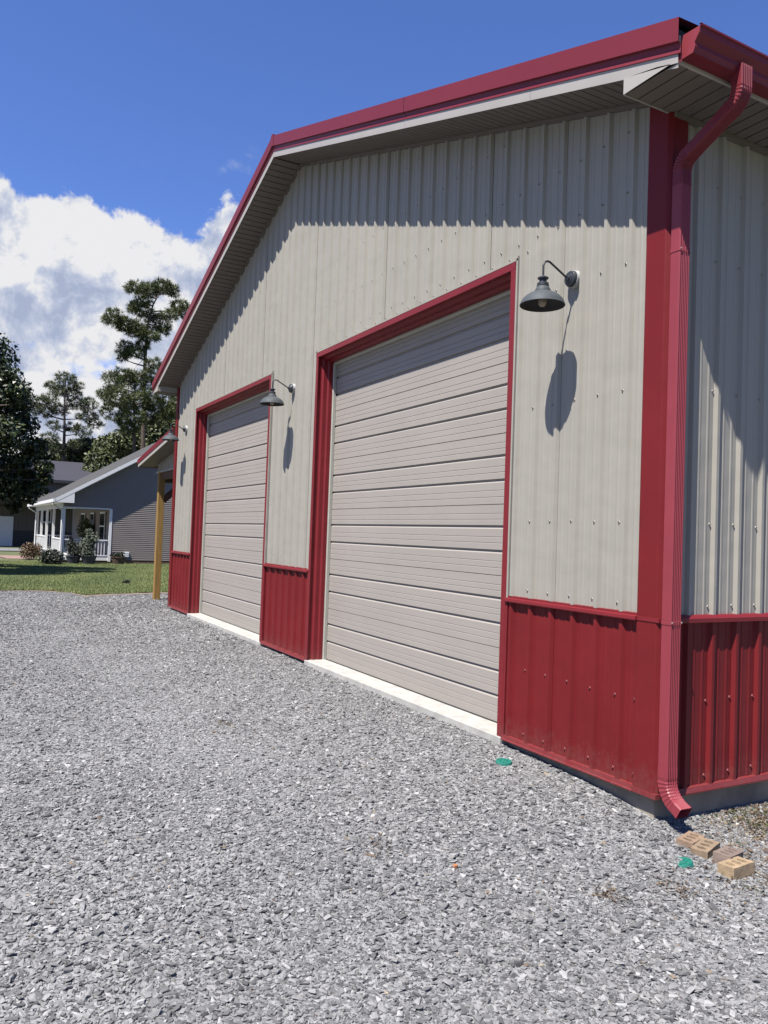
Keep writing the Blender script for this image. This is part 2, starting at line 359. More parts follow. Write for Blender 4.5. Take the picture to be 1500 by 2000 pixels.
def make_stones(name, n, xr, yr, zr, mean, sd_, lift, label):
    x = rng.uniform(*xr, n); y = rng.uniform(*yr, n); z = gz(x, y); P = np.stack([x, y, z], -1)
    ok, dep = frustum(P); edge = np.interp(y, *LE)
    ok &= (dep > zr[0]) & (dep < zr[1]) & ~inside_building(x, y) & (x > edge+.1)
    for bx, by, br_ in ((.261, .010, .095), (.29, -.07, .06), (.23, .09, .06), (.374, -.001, .09), (.40, -.07, .06), (.345, .08, .06), (.492, .036, .09), (.515, -.04, .06), (.465, .11, .06), (.61, -.049, .09), (.615, -.12, .06), (.605, .03, .06), (-1.118, -.285, .05), (.45, -.29, .04)):
        ok &= np.hypot(x-bx, y-by) > br_
    P = P[ok]; m = len(P)
    s = np.clip(rng.lognormal(math.log(mean), sd_, m), mean*.45, mean*2.6)
    S = np.stack([s*rng.uniform(.8, 1.2, m), s*rng.uniform(.75, 1.2, m), s*rng.uniform(.7, 1.3, m)], -1)
    R = np.stack([rng.normal(0, .22, m), rng.normal(0, .22, m), rng.uniform(0, 6.28, m)], -1)
    P[:, 2] += s*lift*rng.uniform(.0, 1.6, m)
    patch = .5+.5*np.sin(P[:, 0]*1.3+1.1*np.sin(P[:, 1]*1.7))*np.sin(P[:, 1]*1.1+.7*np.sin(P[:, 0]*2.1))
    big = .5+.5*np.sin(P[:, 0]*.55+P[:, 1]*.9+1.4*np.sin(P[:, 0]*.5))
    track = np.exp(-((P[:, 1]+2.35+.25*np.sin(P[:, 0]*.35))/.38)**2)+np.exp(-((P[:, 1]+4.0+.25*np.sin(P[:, 0]*.35))/.38)**2)
    S *= (1-.28*np.clip(track, 0, 1)*rng.uniform(.3, 1, m))[:, None]*(1-.22*big*(rng.uniform(0, 1, m) < .5))[:, None]
    tone = np.clip(rng.beta(2.3, 2.5, m)*.84+(patch-.5)*.06+(big-.5)*.05+track*.03, 0, .9)
    odd = rng.uniform(0, 1, m); tone = np.where(odd > .995, rng.uniform(.925, 1.0, m), tone)
    # tan and brown chips gather in the corner beside the side wall
    k = np.clip(1-np.hypot((P[:, 0]-.55)/.75, (P[:, 1]-.75)/.75), 0, 1)
    tone = np.where(rng.uniform(0, 1, m) < k*.75, rng.uniform(.915, 1.0, m), tone)
    o = scatter(name, P, S, R, rng.integers(0, 8, m), tone, [st.copy() for st in stones])
    for s_ in stones: pass
    stuff(o, label, 'gravel'); print(name, m); return o
make_stones('gravel_stones', 330000, (-6.5, 4.2), (-4.6, 2.2), (1.2, 5.2), .0225, .50, .10, 'loose crushed grey limestone chips in the foreground')
make_stones('gravel_fines', 260000, (-6.5, 4.2), (-4.6, 2.2), (1.2, 5.2), .010, .35, .25, 'fine grey chippings between the larger foreground stones')
make_stones('gravel_midground', 480000, (-14, 2.5), (-9, 2.2), (5.2, 11), .0245, .40, .10, 'crushed grey gravel spread before the garage doors')
make_stones('gravel_distance', 420000, (-20, -5), (-14, 6), (11, 21.5), .032, .38, .10, 'grey gravel reaching back to the lawn edge')
# ---- grass blades on the lawn
def tuft(name, m, seed, n=11, h=.042):
    r = random.Random(seed); b = MB()
    for _ in range(n):
        a = r.uniform(0, 6.28); x, y = r.gauss(0, .03), r.gauss(0, .03); w = .006; hh = h*r.uniform(.6, 1.2); l = r.uniform(.2, .7)*hh
        dx, dy = math.cos(a), math.sin(a)
        b.add([(x-dy*w, y+dx*w, 0), (x+dy*w, y-dx*w, 0), (x+dx*l, y+dy*l, hh)], [(0, 1, 2)])
    me = bpy.data.meshes.new(name); me.from_pydata(b.v, [], b.f); me.materials.append(m); return bpy.data.objects.new(name, me)
grass_m = mat('grass_blade', (.1, .15, .03), .7, tone=('INSTANCER', [(0, (.075, .11, .028)), (.5, (.155, .20, .055)), (.85, (.26, .285, .085)), (1, (.34, .30, .14))]))
n = 150000; x = rng.uniform(-41, -16, n); y = rng.uniform(-9, 8, n)
P = np.stack([x, y, gz(x, y)+.024], -1); ok, dep = frustum(P); e_ = np.interp(y, *LE)
wob = .05*(np.sin(y*5.1)+.7*np.sin(y*11.3+1)); ok &= (x < e_-.02+wob) & (rng.uniform(0, 1, n) < np.clip(22/dep, .2, 1)**1.5)
P = P[ok]; m_n = len(P); s = rng.uniform(.7, 1.3, m_n)
pt = .5+.25*np.sin(P[:, 0]*.9+np.sin(P[:, 1]*1.3)*1.5)+.2*np.sin(P[:, 1]*2.1+P[:, 0]*.4)
o = scatter('grass', P, np.stack([s, s, s], -1), np.stack([np.zeros(m_n), np.zeros(m_n), rng.uniform(0, 6.28, m_n)], -1), rng.integers(0, 3, m_n), np.clip(rng.normal(.45, .2, m_n)+(pt-.5)*.4, 0, 1), [tuft('tuft_%s' % 'abc'[k], grass_m, k) for k in range(3)])
stuff(o, 'short green mown grass between the gravel and the grey house', 'grass')
# ------------------------------------------------------------------ the garage building
WX = -12.286; MIDX = WX/2; H1 = 1.07; DTOP = 3.73; DR = -1.49; DL = -5.367
EL = WX-DR; ER = WX-DL            # second door, mirrored: left edge EL? (kept sorted below)
D1 = (DL, DR); D2 = (min(WX-DL, WX-DR), max(WX-DL, WX-DR))
SL = .3345; ZR = 6.405            # soffit line on the wall
def ztop(x): return ZR-SL*abs(x-MIDX)
G = thing('metal_garage', 'tall beige and red steel garage with two roll-up doors', 'garage')
# core walls behind the sheet metal (dark, seen only in gaps)
core = MB()
def colwall(x0, x1, z0, z1=None):
    a = z1 if z1 else ztop(x0); b = z1 if z1 else ztop(x1)
    core.prism([(x0, .012, z0), (x1, .012, z0), (x1, .012, b), (x0, .012, a)], (0, .15, 0))
for x0, x1, z0 in ((WX+.02, D2[0]+.02, .0), (D2[0]+.02, D2[1]-.02, DTOP-.02), (D2[1]-.02, MIDX, 0), (MIDX, D1[0]+.02, 0), (D1[0]+.02, D1[1]-.02, DTOP-.02), (D1[1]-.02, -.02, 0)): colwall(x0, x1, z0)
core.box((-.17, .17, 0), (-.014, 18, 4.3)); core.box((WX+.014, .17, 0), (WX+.17, 18, 4.3)); core.box((WX+.2, 17.8, 0), (-.2, 18, 4.3))
core.build('wall_core', dark_core, G)
# ribbed sheet profile
RIB0 = -.2935; P9 = .2286
def profile(x0, x1, r0=RIB0, H=.024):
    pts = {}
    k0 = math.floor((x0-r0)/P9)-1; k1 = math.ceil((x1-r0)/P9)+1
    for k in range(k0, k1+1):
        c = r0+k*P9
        for dx, h in ((-.027, 0), (-.012, H), (.012, H), (.027, 0)): pts[c+dx] = h
        for c2 in (c+.0762, c+.1524):
            for dx, h in ((-.012, 0), (-.006, .004), (.006, .004), (.012, 0)): pts[c2+dx] = h
    xs = sorted(pts); out = []
    def val(x):
        for a, b in zip(xs, xs[1:]):
            if a <= x <= b: return pts[a]+(pts[b]-pts[a])*(x-a)/(b-a)
        return 0
    out.append((x0, val(x0))); out += [(x, pts[x]) for x in xs if x0 < x < x1]; out.append((x1, val(x1)))
    return out
def sheet_panel(name, x0, x1, zb, zt, m, parent, lap=0, side=False, r0=RIB0):
    b = MB(); pr = profile(x0, x1, r0); vs = []; n = len(pr)
    for x, h in pr:
        for zf in (zb, zt):
            zz = zf(x) if callable(zf) else zf
            vs.append((h+lap, x, zz) if side else (x, -h-lap, zz))
    fs = [(2*i, 2*i+2, 2*i+3, 2*i+1) for i in range(n-1)]
    # thin return on both ends so that the sheet has an edge
    for i, sgn in ((0, 1), (n-1, -1)):
        for k in (0, 1):
            v = vs[2*i+k]; vs.append((v[0]-.004, v[1], v[2]) if side else (v[0], v[1]+.004, v[2]))
    fs += [(0, 1, 2*n+1, 2*n), (2*(n-1), 2*(n-1)+1, 2*n+3, 2*n+2)]
    b.add(vs, fs); return b.build(name, m, parent)
# front wall: 36 inch sheets
edges = [-.155]; xx = RIB0-.0
joints = [RIB0-P9*(3+4*k)+.031 for k in range(0, 16)]
joints = [j for j in joints if WX+.14 < j < -.16]
xs_all = sorted(set([WX+.135, -.155]+joints))
def runs(a, b):
    e = [a]+[j for j in xs_all if a+.02 < j < b-.02]+[b]; return list(zip(e, e[1:]))
JO = .038
piers = [(WX+.135, D2[0]-JO), (D2[1]+JO, D1[0]-JO), (D1[1]+JO, -.155)]
cnt = 0
for a, b in piers:
    for x0, x1 in runs(a, b):
        cnt += 1
        sheet_panel('wainscot_panel', x0, x1-(.003 if x1 < b-.01 else 0), .012, H1+.01, red, G, lap=.0012*(cnt % 2))
# upper sheets: a sheet that crosses a door's edge is cut round it
for i, (x0, x1) in enumerate(zip(xs_all, xs_all[1:])):
    b = MB(); lap = .0014*(i % 2); x1 -= .0036; cuts = [x0]+[c for c in (D2[0]-JO, D2[1]+JO, MIDX, D1[0]-JO, D1[1]+JO) if x0 < c < x1]+[x1]
    vs = []; fs = []
    for c0, c1 in zip(cuts, cuts[1:]):
        mid = (c0+c1)/2; door = (D2[0]-JO < mid < D2[1]+JO) or (D1[0]-JO < mid < D1[1]+JO)
        zb = DTOP+.012 if door else H1+.03
        pr = profile(c0, c1); o_ = len(vs)
        for x, h in pr: vs += [(x, -h-lap, zb), (x, -h-lap, ztop(x)-.005)]
        fs += [(o_+2*k, o_+2*k+2, o_+2*k+3, o_+2*k+1) for k in range(len(pr)-1)]
    b.add(vs, fs); b.build('wall_panel', beige, G)
# side wall sheets (faces +x)
SR0 = .474
sj = [.135]+[SR0+P9*2+.03+P9*4*k for k in range(0, 20)]
for i, (a, b) in enumerate(zip(sj, sj[1:])):
    sheet_panel('wainscot_panel', a, b, .012, H1+.01, red, G, .0012*(i % 2), True, SR0)
    sheet_panel('wall_panel', a, b, H1+.03, 4.24, beige, G, .0014*(i % 2), True, SR0)
lw = MB(); pr = profile(.13, 17.9, SR0)
lw.add([(WX-h, y, z) for y, h in pr for z in (0, 4.24)], [(2*i, 2*i+2, 2*i+3, 2*i+1) for i in range(len(pr)-1)]); lw.build('wall_panel', beige, G)
# screws
def screws(name, m, pts, side=False):
    b = MB()
    for p in pts:
        x, z = p; q = [(.009, 0), (.009, .0015), (.0065, .003), (.006, .008), (0.0001, .009)]
        vs = []; n_ = 8
        for r, h in q:
            for k in range(n_):
                a = 6.283*k/n_; u, v = r*math.cos(a), r*math.sin(a)
                vs.append((h+.001, x+u, z+v) if side else (x+u, -h-.001, z+v))
        b.add(vs, [(i*n_+k, i*n_+(k+1) % n_, (i+1)*n_+(k+1) % n_, (i+1)*n_+k) for i in range(3) for k in range(n_)])
    return stuff(b.build(name, m, G))
SX = [RIB0-.054-P9*k for k in range(0, 53)]
SX = [x for x in SX if WX+.16 < x < -.16]
SXR = [x+.085 for x in SX[:1]]
def pier(x): return any(a < x < b for a, b in piers)
low = [(x, z+random.uniform(-.006, .006)) for x in SX if pier(x) for z in (.092, .563)]+[(-.176, .093), (-.178, .558)]
screws('screws', screw_r, low)
up = [(x, z+random.uniform(-.006, .006)) for x in SX for z in (1.157, 1.68, 2.54, 3.383, 3.86, 4.262, 4.75, 5.2, 5.7, 6.1) if z < ztop(x)-.12 and (z > DTOP+.05 or pier(x))]
up += [(x+P9/2, DTOP+.045) for x in SX if not pier(x)]
screws('screws', screw_m, up)
SY = [SR0-.042+P9*k for k in range(0, 14)]
screws('screws', screw_r, [(y, z+random.uniform(-.006, .006)) for y in SY for z in (.092, .563)], True)
screws('screws', screw_m, [(y, z+random.uniform(-.006, .006)) for y in SY for z in (1.157, 1.68, 2.54, 3.383, 3.86)], True)
# trims along the base and over the wainscot
for a, b in ((WX+.13, D2[0]-.002), (D2[1]+.002, D1[0]-.002), (D1[1]+.002, -.152)):
    MB().prism([(a, .01, .0), (a, -.036, -.004), (a, -.036, .004), (a, -.030, .008), (a, -.026, .034), (a, .01, .036)], (b-a, 0, 0)).build('base_trim', red_trim, G)
    MB().prism([(a, .0, H1-.004), (a, -.042, H1-.012), (a, -.044, H1-.006), (a, -.042, H1+.014), (a, -.024, H1+.02), (a, -.024, H1+.034), (a, .0, H1+.036)], (b-a, 0, 0)).build('wainscot_trim', red_trim, G)
MB().prism([(-.01, .13, 0), (.036, .13, -.004), (.036, .13, .004), (.026, .13, .034), (-.01, .13, .036)], (0, 17.8, 0)).build('base_trim', red_trim, G)
MB().prism([(0, .13, H1-.004), (.042, .13, H1-.012), (.042, .13, H1+.014), (.024, .13, H1+.034), (0, .13, H1+.036)], (0, 17.8, 0)).build('wainscot_trim', red_trim, G)
# corner trims: upper and lower lengths
for z0, z1, e in ((.0, H1+.012, 0), (H1+.010, 4.34, -.0015)):
    t = .0225+e
    MB().prism([(-.158, .0, z0), (-.158, -t, z0), (-.150, -t-.003, z0), (-.004, -t-.003, z0), (0+t-.02, -t, z0), (t, -.0, z0), (t, .125, z0), (t-.004, .135, z0), (0, .135, z0), (-.01, .01, z0)], (0, 0, z1-z0)).build('corner_trim', red, G)
MB().prism([(-.162, 0, H1-.008), (-.162, -.030, H1-.008), (.026, -.030, H1-.008), (.026, .13, H1-.008), (0, .13, H1-.008), (0, 0, H1-.008)], (0, 0, .026)).build('wainscot_trim', red_trim, G)
MB().prism([(-.162, 0, -.003), (-.162, -.031, -.003), (.032, -.031, -.003), (.032, .13, -.003), (0, .13, -.003), (0, 0, -.003)], (0, 0, .03)).build('base_trim', red_trim, G)
MB().prism([(WX+.135, 0, 0), (WX+.135, -.0255, 0), (WX-.022, -.0255, 0), (WX-.022, .13, 0), (WX, .13, 0), (WX, 0, 0)], (0, 0, 4.34)).build('corner_trim', red, G)
# foundation and door slabs
MB().box((WX+.03, .03, -.6), (-.03, 17.97, -.0045)).build('foundation', conc, G)
for a, b in (D1, D2):
    m_ = MB(); m_.prism([(a+.004, -.035, -.5), (a+.004, -.035, .004), (a+.004, -.028, .012), (a+.004, .26, .020), (a+.004, .26, -.5)], (b-a-.008, 0, 0))
    m_.build('door_slab', conc_w, G)
# door trims, stops and sectional doors
DY = .212
def door_profile(z0, first):
    D = .018; pts = []
    offs = [('t', .065), ('t', .121), ('D', .207), ('t', .274), ('t', .325), ('D', .414), ('t', .475), ('t', .525)]
    zb = z0 if not first else .022
    pts.append((.012, zb)); pts.append((0, zb+.004))
    for k, o_ in offs:
        z = z0+o_
        if z < zb+.02: continue
        if k == 't': pts += [(0, z-.007), (.0036, z-.001), (.0036, z+.0002), (0, z+.001)]
        else: pts += [(0, z-.022), (.005, z-.020), (D, z-.004), (D, z+.004), (0, z+.010)]
    pts += [(0, z0+.596), (.012, z0+.600)]
    return pts
for a, b in (D1, D2):
    xi0, xi1 = a+.088, b-.088
    door = None
    for k in range(6):
        pr = door_profile(.034+.6*k, k == 0)
        if k == 5: pr = [p for p in pr if p[1] < 3.60]+[(0, 3.625)]
        MB().strip([(xi0, DY+y, z) for y, z in pr], (xi1-xi0, 0, 0)).build('door_section', beige_door, G)
    MB().box((xi0+.002, DY-.012, .0165), (xi1-.002, DY+.03, .0245)).build('bottom_seal', black_in, G)
    MB().box((xi0+.001, DY+.02, .021), (xi1-.001, DY+.05, 3.62)).build('door_backing', dark_core, G)
    for sx, x_ in ((1, a), (-1, b)):
        pts = [(0, .005), (0, -.024), (.004, -.029), (.058, -.029), (.060, -.024), (.042, .02), (.042, .034), (.064, .052), (.064, .100), (.080, .118), (.080, .166)]
        MB().strip([(x_+sx*u, v, .0) for u, v in pts], (0, 0, DTOP-.03)).build('door_trim', red_trim, G)
        MB().strip([(x_+sx*u, v, .018) for u, v in [(.078, .1665), (.092, .1665), (.100, .175), (.100, DY-.003)]], (0, 0, 3.6)).build('door_stop', stopm, G)
        # beige channel where the wall sheets end
        MB().strip([(x_-sx*u, v, H1+.02) for u, v in [(.003, -.022), (.003, -.026), (.022, -.026), (.022, .004)]], (0, 0, DTOP-H1+.02)).build('channel_trim', beige, G)
        MB().strip([(x_-sx*u, v, .03) for u, v in [(.003, -.022), (.003, -.026), (.022, -.026), (.022, .004)]], (0, 0, H1-.04)).build('channel_trim', red_trim, G)
    hp = [(.0, .005), (.0, -.024), (.004, -.030), (.058, -.030), (.060, -.024), (.052, .02), (.052, .034), (.082, .052), (.082, .100), (.105, .118), (.105, .166)]
    MB().strip([(a+.0, v, DTOP-u) for u, v in hp], (b-a, 0, 0)).build('door_trim', red_trim, G)
    MB().strip([(a+.08, v, DTOP-u) for u, v in [(.10, .1665), (.125, .1665), (.135, .175), (.135, DY-.003)]], (b-a-.16, 0, 0)).build('door_stop', stopm, G)
    MB().strip([(a-.022, v, DTOP+u) for u, v in [(.003, -.022), (.003, -.026), (.020, -.026), (.020, .004)]], (b-a+.044, 0, 0)).build('channel_trim', beige, G)
# ---- eaves: soffit planks, fascia, rake trim, roof
OY = -.4; OX = .42
XL = WX-OX; XRr = OX
th = math.atan(SL)
def zs(x): return 6.385-SL*abs(x-MIDX)      # underside of the gable soffit
PW = .104
plank = MB(); L_ = .385
plank.prism([(0, 0, 0), (PW-.012, 0, 0), (PW-.012, 0, .016), (PW-.001, 0, .016), (PW-.001, 0, .020), (0, 0, .020)], (0, L_, 0))
pm = bpy.data.meshes.new('soffit_plank'); pm.from_pydata([tuple(v) for v in plank.v], [], plank.f); pm.materials.append(soffit_m)
nps = int((-MIDX-.02)/math.cos(th)/PW)
for s in (1, -1):
    for k in range(nps):
        u = (k*PW+.01)*math.cos(th) if s == 1 else ((k+1)*PW+.01)*math.cos(th)
        x = MIDX+s*u
        shared('soffit_plank', pm, G, (x, OY+.010, zs(x)), (0, th if s == 1 else -th, 0))
# wall channel under the gable soffit
for s in (1, -1):
    e = MIDX+s*(-MIDX-.0)
    MB().prism([(MIDX, -.034, zs(MIDX)-.002), (e, -.034, zs(e)-.002), (e, -.034, zs(e)-.034), (MIDX, -.034, zs(MIDX)-.034)], (0, .04, 0)).build('soffit_channel', soffit_m, G)
# eave soffits (level), the drop board and the triangular end box
ZE = 4.235
pe = MB(); pe.prism([(0, 0, 0), (0, PW-.012, 0), (0, PW-.012, .016), (0, PW-.001, .016), (0, PW-.001, .020), (0, 0, .020)], (.380+.008, 0, 0))
pem = bpy.data.meshes.new('soffit_plank_eave'); pem.from_pydata([tuple(v) for v in pe.v], [], pe.f); pem.materials.append(soffit_m)
for k in range(40):
    shared('soffit_plank', pem, G, (-.008, OY+.012+k*PW, ZE))
    if k < 20: shared('soffit_plank', pem, G, (XL+.035, OY+.012+k*PW, ZE))
MB().box((-.008, OY+.012+40*PW, ZE), (.380, 18.3, ZE+.018)).build('soffit_sheet', soffit_m, G)
MB().box((XL, OY+.012+20*PW, ZE), (WX+.008, 18.3, ZE+.018)).build('soffit_sheet', soffit_m, G)
MB().box((.0, .002, ZE-.03), (.036, 18, ZE-.002)).build('soffit_channel', soffit_m, G)
for x0, x1 in ((-.012, .0), (WX, WX+.012)):
    MB().box((x0, OY+.006, ZE-.004), (x1, -.002, zs(x0)+.004)).build('drop_board', beige, G)
fas_m = mat('beige_fascia_aluminium', (.40, .37, .33), .45, var=.04, vscale=3)
def wavy(x): return .004*math.sin(x*5.3)+.006*math.sin(x*2.9+1)+.004*math.sin(x*9.7)
def fascia(x0, x1, name='fascia', y0=OY):
    b = MB(); n_ = max(2, int(abs(x1-x0)/.08)); vs = []
    for i in range(n_+1):
        x = x0+(x1-x0)*i/n_; zb = zs(x)-.006
        wv = wavy(x); vs += [(x, y0, zb), (x, y0-.003, zb+.045), (x, y0-.004, zb+.092+wv)]
    fs = []
    for i in range(n_): fs += [(3*i, 3*i+3, 3*i+4, 3*i+1), (3*i+1, 3*i+4, 3*i+5, 3*i+2)]
    b.add(vs, fs); return b.build(name, fas_m, G, smooth=True)
cutx = [XRr-.02, -.9, -2.69, -4.6, MIDX]
for a, b in zip(cutx, cutx[1:]): fascia(b+.001, a-.001)
cutx = [MIDX, -8.7, -10.9, XL+.02]
for a, b in zip(cutx, cutx[1:]): fascia(b+.001, a-.001)
for sx, x0, x1 in ((1, -.006, OX-.02), (-1, WX+.006, XL+.02)):
    MB().prism([(x0, OY-.006, ZE-.004), (x1, OY-.006, ZE+.0), (x1, OY-.006, zs(x1)+.02), (x0, OY-.006, zs(x0)-.000)], (0, .004, 0)).build('eave_end_cap', fas_m, G)
def rake(x0, x1, top, bot, y, name, m, thick=.012):
    return MB().prism([(x0, y, zs(x0)+bot), (x1, y, zs(x1)+bot), (x1, y, zs(x1)+top), (x0, y, zs(x0)+top)], (0, thick, 0)).build(name, m, G)
RT = .268
for a, b in ((-2.672, XRr+.0), (MIDX+.001, -2.678), (-9.4, MIDX-.001), (XL, -9.403)):
    m_ = MB()
    e0, e1 = zs(a), zs(b)
    def P_(x, y, h): return (x, y, zs(x)+h)
    prof = [(OY+.30, RT+.012), (OY-.030, RT), (OY-.030, RT-.135), (OY-.010, RT-.140), (OY-.007, RT-.168), (OY-.012, RT-.196), (OY+.004, RT-.198), (OY+.004, RT-.24)]
    n_ = len(prof); m_.add([P_(a, y, h) for y, h in prof]+[P_(b, y, h) for y, h in prof], [(i, i+1, i+1+n_, i+n_) for i in range(n_-1)])
    m_.build('rake_trim', red_fascia, G)
MB().prism([(MIDX-.045, OY-.034, zs(MIDX)+RT-.15), (MIDX, OY-.034, zs(MIDX)+RT-.14), (MIDX+.045, OY-.034, zs(MIDX)+RT-.15), (MIDX+.05, OY-.034, zs(MIDX)+RT-.002), (MIDX, OY-.034, zs(MIDX)+RT+.022), (MIDX-.05, OY-.034, zs(MIDX)+RT-.002)], (0, .5, 0)).build('ridge_cap', red_fascia, G)
for s in (1, -1):
    e = MIDX+s*(-MIDX+OX-.035)
    rf = MB(); pts = []
    k = 0
    for y in np.arange(OY+.02, 18.35, P9):
        pts += [(y, 0), (y+.03, .02), (y+.055, .02), (y+.085, 0)]
    b_ = rf; nn = len(pts)
    for y, h in pts: rf.v += [(MIDX, y, zs(MIDX)+RT-.035+h), (e, y, zs(e)+RT-.035+h)]
    rf.f += [(2*i, 2*i+2, 2*i+3, 2*i+1) for i in range(nn-1)]
    rf.build('roof_sheet', roof_dark, G)
    MB().prism([(MIDX, OY+.004, zs(MIDX)+.07), (e, OY+.004, zs(e)+.07), (e, OY+.004, zs(e)+RT-.05), (MIDX, OY+.004, zs(MIDX)+RT-.05)], (0, 18.7, 0)).build('roof_deck', dark_core, G)
# gutter along the near eave
GB = 4.248; OX_ = OX; OX = .388
gp = [(OX+.002, GB+.135), (OX+.002, GB), (OX+.085, GB), (OX+.098, GB+.03), (OX+.094, GB+.055), (OX+.125, GB+.095), (OX+.128, GB+.125), (OX+.138, GB+.128), (OX+.138, GB+.138), (OX+.122, GB+.138)]
gu = MB(); gu.strip([(x, OY+.03, z) for x, z in gp], (0, 18.6, 0))
gu.strip([(x-.003 if i > 2 else x+.003, OY+.03, z+.003) for i, (x, z) in enumerate(gp)], (0, 18.6, 0))
gut = gu.build('gutter', red_fascia, G)
MB().prism([(x, OY+.028, z) for x, z in gp[:8]], (0, .003, 0)).build('gutter_end_cap', pink_red, gut)
# same gutter at the far eave
gu = MB(); gu.strip([(WX-x, OY+.03, z) for x, z in gp], (0, 18.6, 0)); gu.build('gutter', red_fascia, G); OX = OX_
MB().box((.372, OY+.012, ZE-.002), (.3885, 18.2, ZE+.15)).build('eave_fascia', fas_m, G)
# ---- downspout, swept fluted rectangle
def sweep(path, sec, yc, crimp=None):
    vs = []; m = len(path); n_ = len(sec)
    for i, p in enumerate(path):
        d = (Vector(path[min(i+1, m-1)])-Vector(path[max(i-1, 0)])).normalized(); nrm = Vector((-d.y, d.x))
        if nrm.x < 0 and abs(nrm.x) > .05: pass
        c = crimp[i] if crimp else 1
        for u, v in sec:
            q = Vector(p)-nrm*(u*c) if True else None
            vs.append((q.x, yc+v*c, q.y))
    fs = [(i*n_+k, i*n_+(k+1) % n_, (i+1)*n_+(k+1) % n_, (i+1)*n_+k) for i in range(m-1) for k in range(n_)]
    return vs, fs
def section(w=.038, h=.048):
    out = [(-w, -h+.008), (-w+.008, -h), (w-.008, -h), (w, -h+.008)]
    k = 5; a, b = -h+.012, h-.012
    for i in range(k):
        y0 = a+(b-a)*i/k; y1 = a+(b-a)*(i+1)/k
        out += [(w, y0+.002), (w-.005, y0+.006), (w-.005, y0+.008), (w, y1-.001)]
    out += [(w, h-.008), (w-.008, h), (-w+.008, h), (-w, h-.008)]
    for i in range(k):
        y1 = b-(b-a)*i/k; y0 = b-(b-a)*(i+1)/k
        out += [(-w, y1-.002), (-w+.005, y1-.006), (-w+.005, y1-.008), (-w, y0+.001)]
    return out
SEC = section()
DX = .052+.012; YC = .034
def arc(c, r, a0, a1, n_): return [(c[0]+r*math.cos(a0+(a1-a0)*i/n_), c[1]+r*math.sin(a0+(a1-a0)*i/n_)) for i in range(n_+1)]
# paths run top to bottom in x,z
A = math.radians
top_path = [(.475, 4.29), (.475, 4.17)]
dirv = Vector((DX-.475, 3.93-4.13)); ang = math.atan2(-dirv.y, -dirv.x)   # below horizontal
R_ = .10
c1 = (.475-R_, 4.17); a_end = -(math.pi/2-ang)
e1 = arc(c1, R_, 0, a_end, 14)
d1 = Vector((-math.cos(ang), -math.sin(ang)))
c2x = DX+R_
# straight run from e1 end to start of lower elbow
p1 = Vector(e1[-1]); st2 = (c2x-R_*math.cos(math.pi/2-ang), )
sx_ = c2x-R_*math.cos(math.pi/2-ang); t_ = (sx_-p1.x)/d1.x; p2 = p1+d1*t_
c2 = (c2x, p2.y-R_*math.sin(math.pi/2-ang))
e2 = [(c2[0]-R_*math.cos((math.pi/2-ang)*(1-i/14)), c2[1]+R_*math.sin((math.pi/2-ang)*(1-i/14))) for i in range(15)]
def cr(n_, f): return [1+(.035 if i % 2 else -.02)*f for i in range(n_)]
DS = None
def dpart(name, path, crimp=None, parent=G, m=pink_red):
    vs, fs = sweep(path, SEC, YC, crimp); b = MB(); b.add(vs, fs); return b.build(name, m, parent)
ds_main = dpart('downspout', [(DX, e2[-1][1]-.06), (DX, .172)])
dpart('downspout_elbow', top_path+e1[1:]+[tuple(p1+d1*.05)], [1.03, 1.03]+cr(14, 1)+[1.0], ds_main, red_fascia)
dpart('downspout_offset', [tuple(p1+d1*.03), tuple(p2-d1*.02)], [.97, .97], ds_main, red_fascia)
dpart('downspout_elbow', [tuple(p2-d1*.05)]+e2+[(DX, e2[-1][1]-.09)], [1.0]+cr(15, 1.1)+[1.03], ds_main, red_fascia)
e3 = [(DX+.15-.15*math.cos(A(62)*i/14), .12-.15*math.sin(A(62)*i/14)) for i in range(15)]
tail = (e3[-1][0]+.055*math.sin(A(62)), e3[-1][1]-.055*math.cos(A(62)))
dpart('downspout_elbow', [(DX, .20), (DX, .14)]+e3+[tail], [1.03, 1.03]+cr(15, 1.0)+[1.04], ds_main)
for z in (H1-.0, 3.35):
    vs, fs = sweep([(DX, z+.014), (DX, z-.014)], SEC, YC, [1.06, 1.06]); b = MB(); b.add(vs, fs); b.build('downspout_strap', pink_red, ds_main)
    for yy in (YC-.052, YC+.05):
        MB().lathe([(.005, 0), (.005, .003), (.0001, .004)], 8, 'z', (0, 0, 0)).build('screw', screw_m, ds_main).matrix_local = Matrix.Translation((DX+.042, yy-.0+(.012 if yy < YC else -.008), z)) @ Matrix.Rotation(math.pi/2, 4, 'Y')
# ------------------------------------------------------------------ lean-to on the far side
LT = thing('lean_to_roof', 'low lean-to canopy on a yellow timber post beside the garage', 'canopy')
LX0, LX1 = -15.62, WX-.024; LS = .128
def lz(x): return 3.125+(x-LX0)*LS
lt_y = -.08
def lrake(y, top, bot, th_, name, m, x0=LX0, x1=LX1): return MB().prism([(x0, y, lz(x0)+bot), (x1, y, lz(x1)+bot), (x1, y, lz(x1)+top), (x0, y, lz(x0)+top)], (0, th_, 0)).build(name, m, LT)
lrake(lt_y, .0, -.105, .02, 'rake_trim', red_fascia)
lrake(lt_y+.012, -.106, -.185, .012, 'fascia', fas_m, LX0+.06)
lpm = bpy.data.meshes.new('soffit_plank_short'); q = MB(); q.prism([(0, 0, 0), (PW-.012, 0, 0), (PW-.012, 0, .012), (PW-.001, 0, .014), (PW-.001, 0, .018), (0, 0, .018)], (0, .37, 0))
lpm.from_pydata([tuple(v) for v in q.v], [], q.f); lpm.materials.append(soffit_m)
for k in range(31):
    x = LX0+.07+k*PW; shared('soffit_plank', lpm, LT, (x, lt_y+.03, lz(x)-.165), (0, -math.atan(LS), 0))
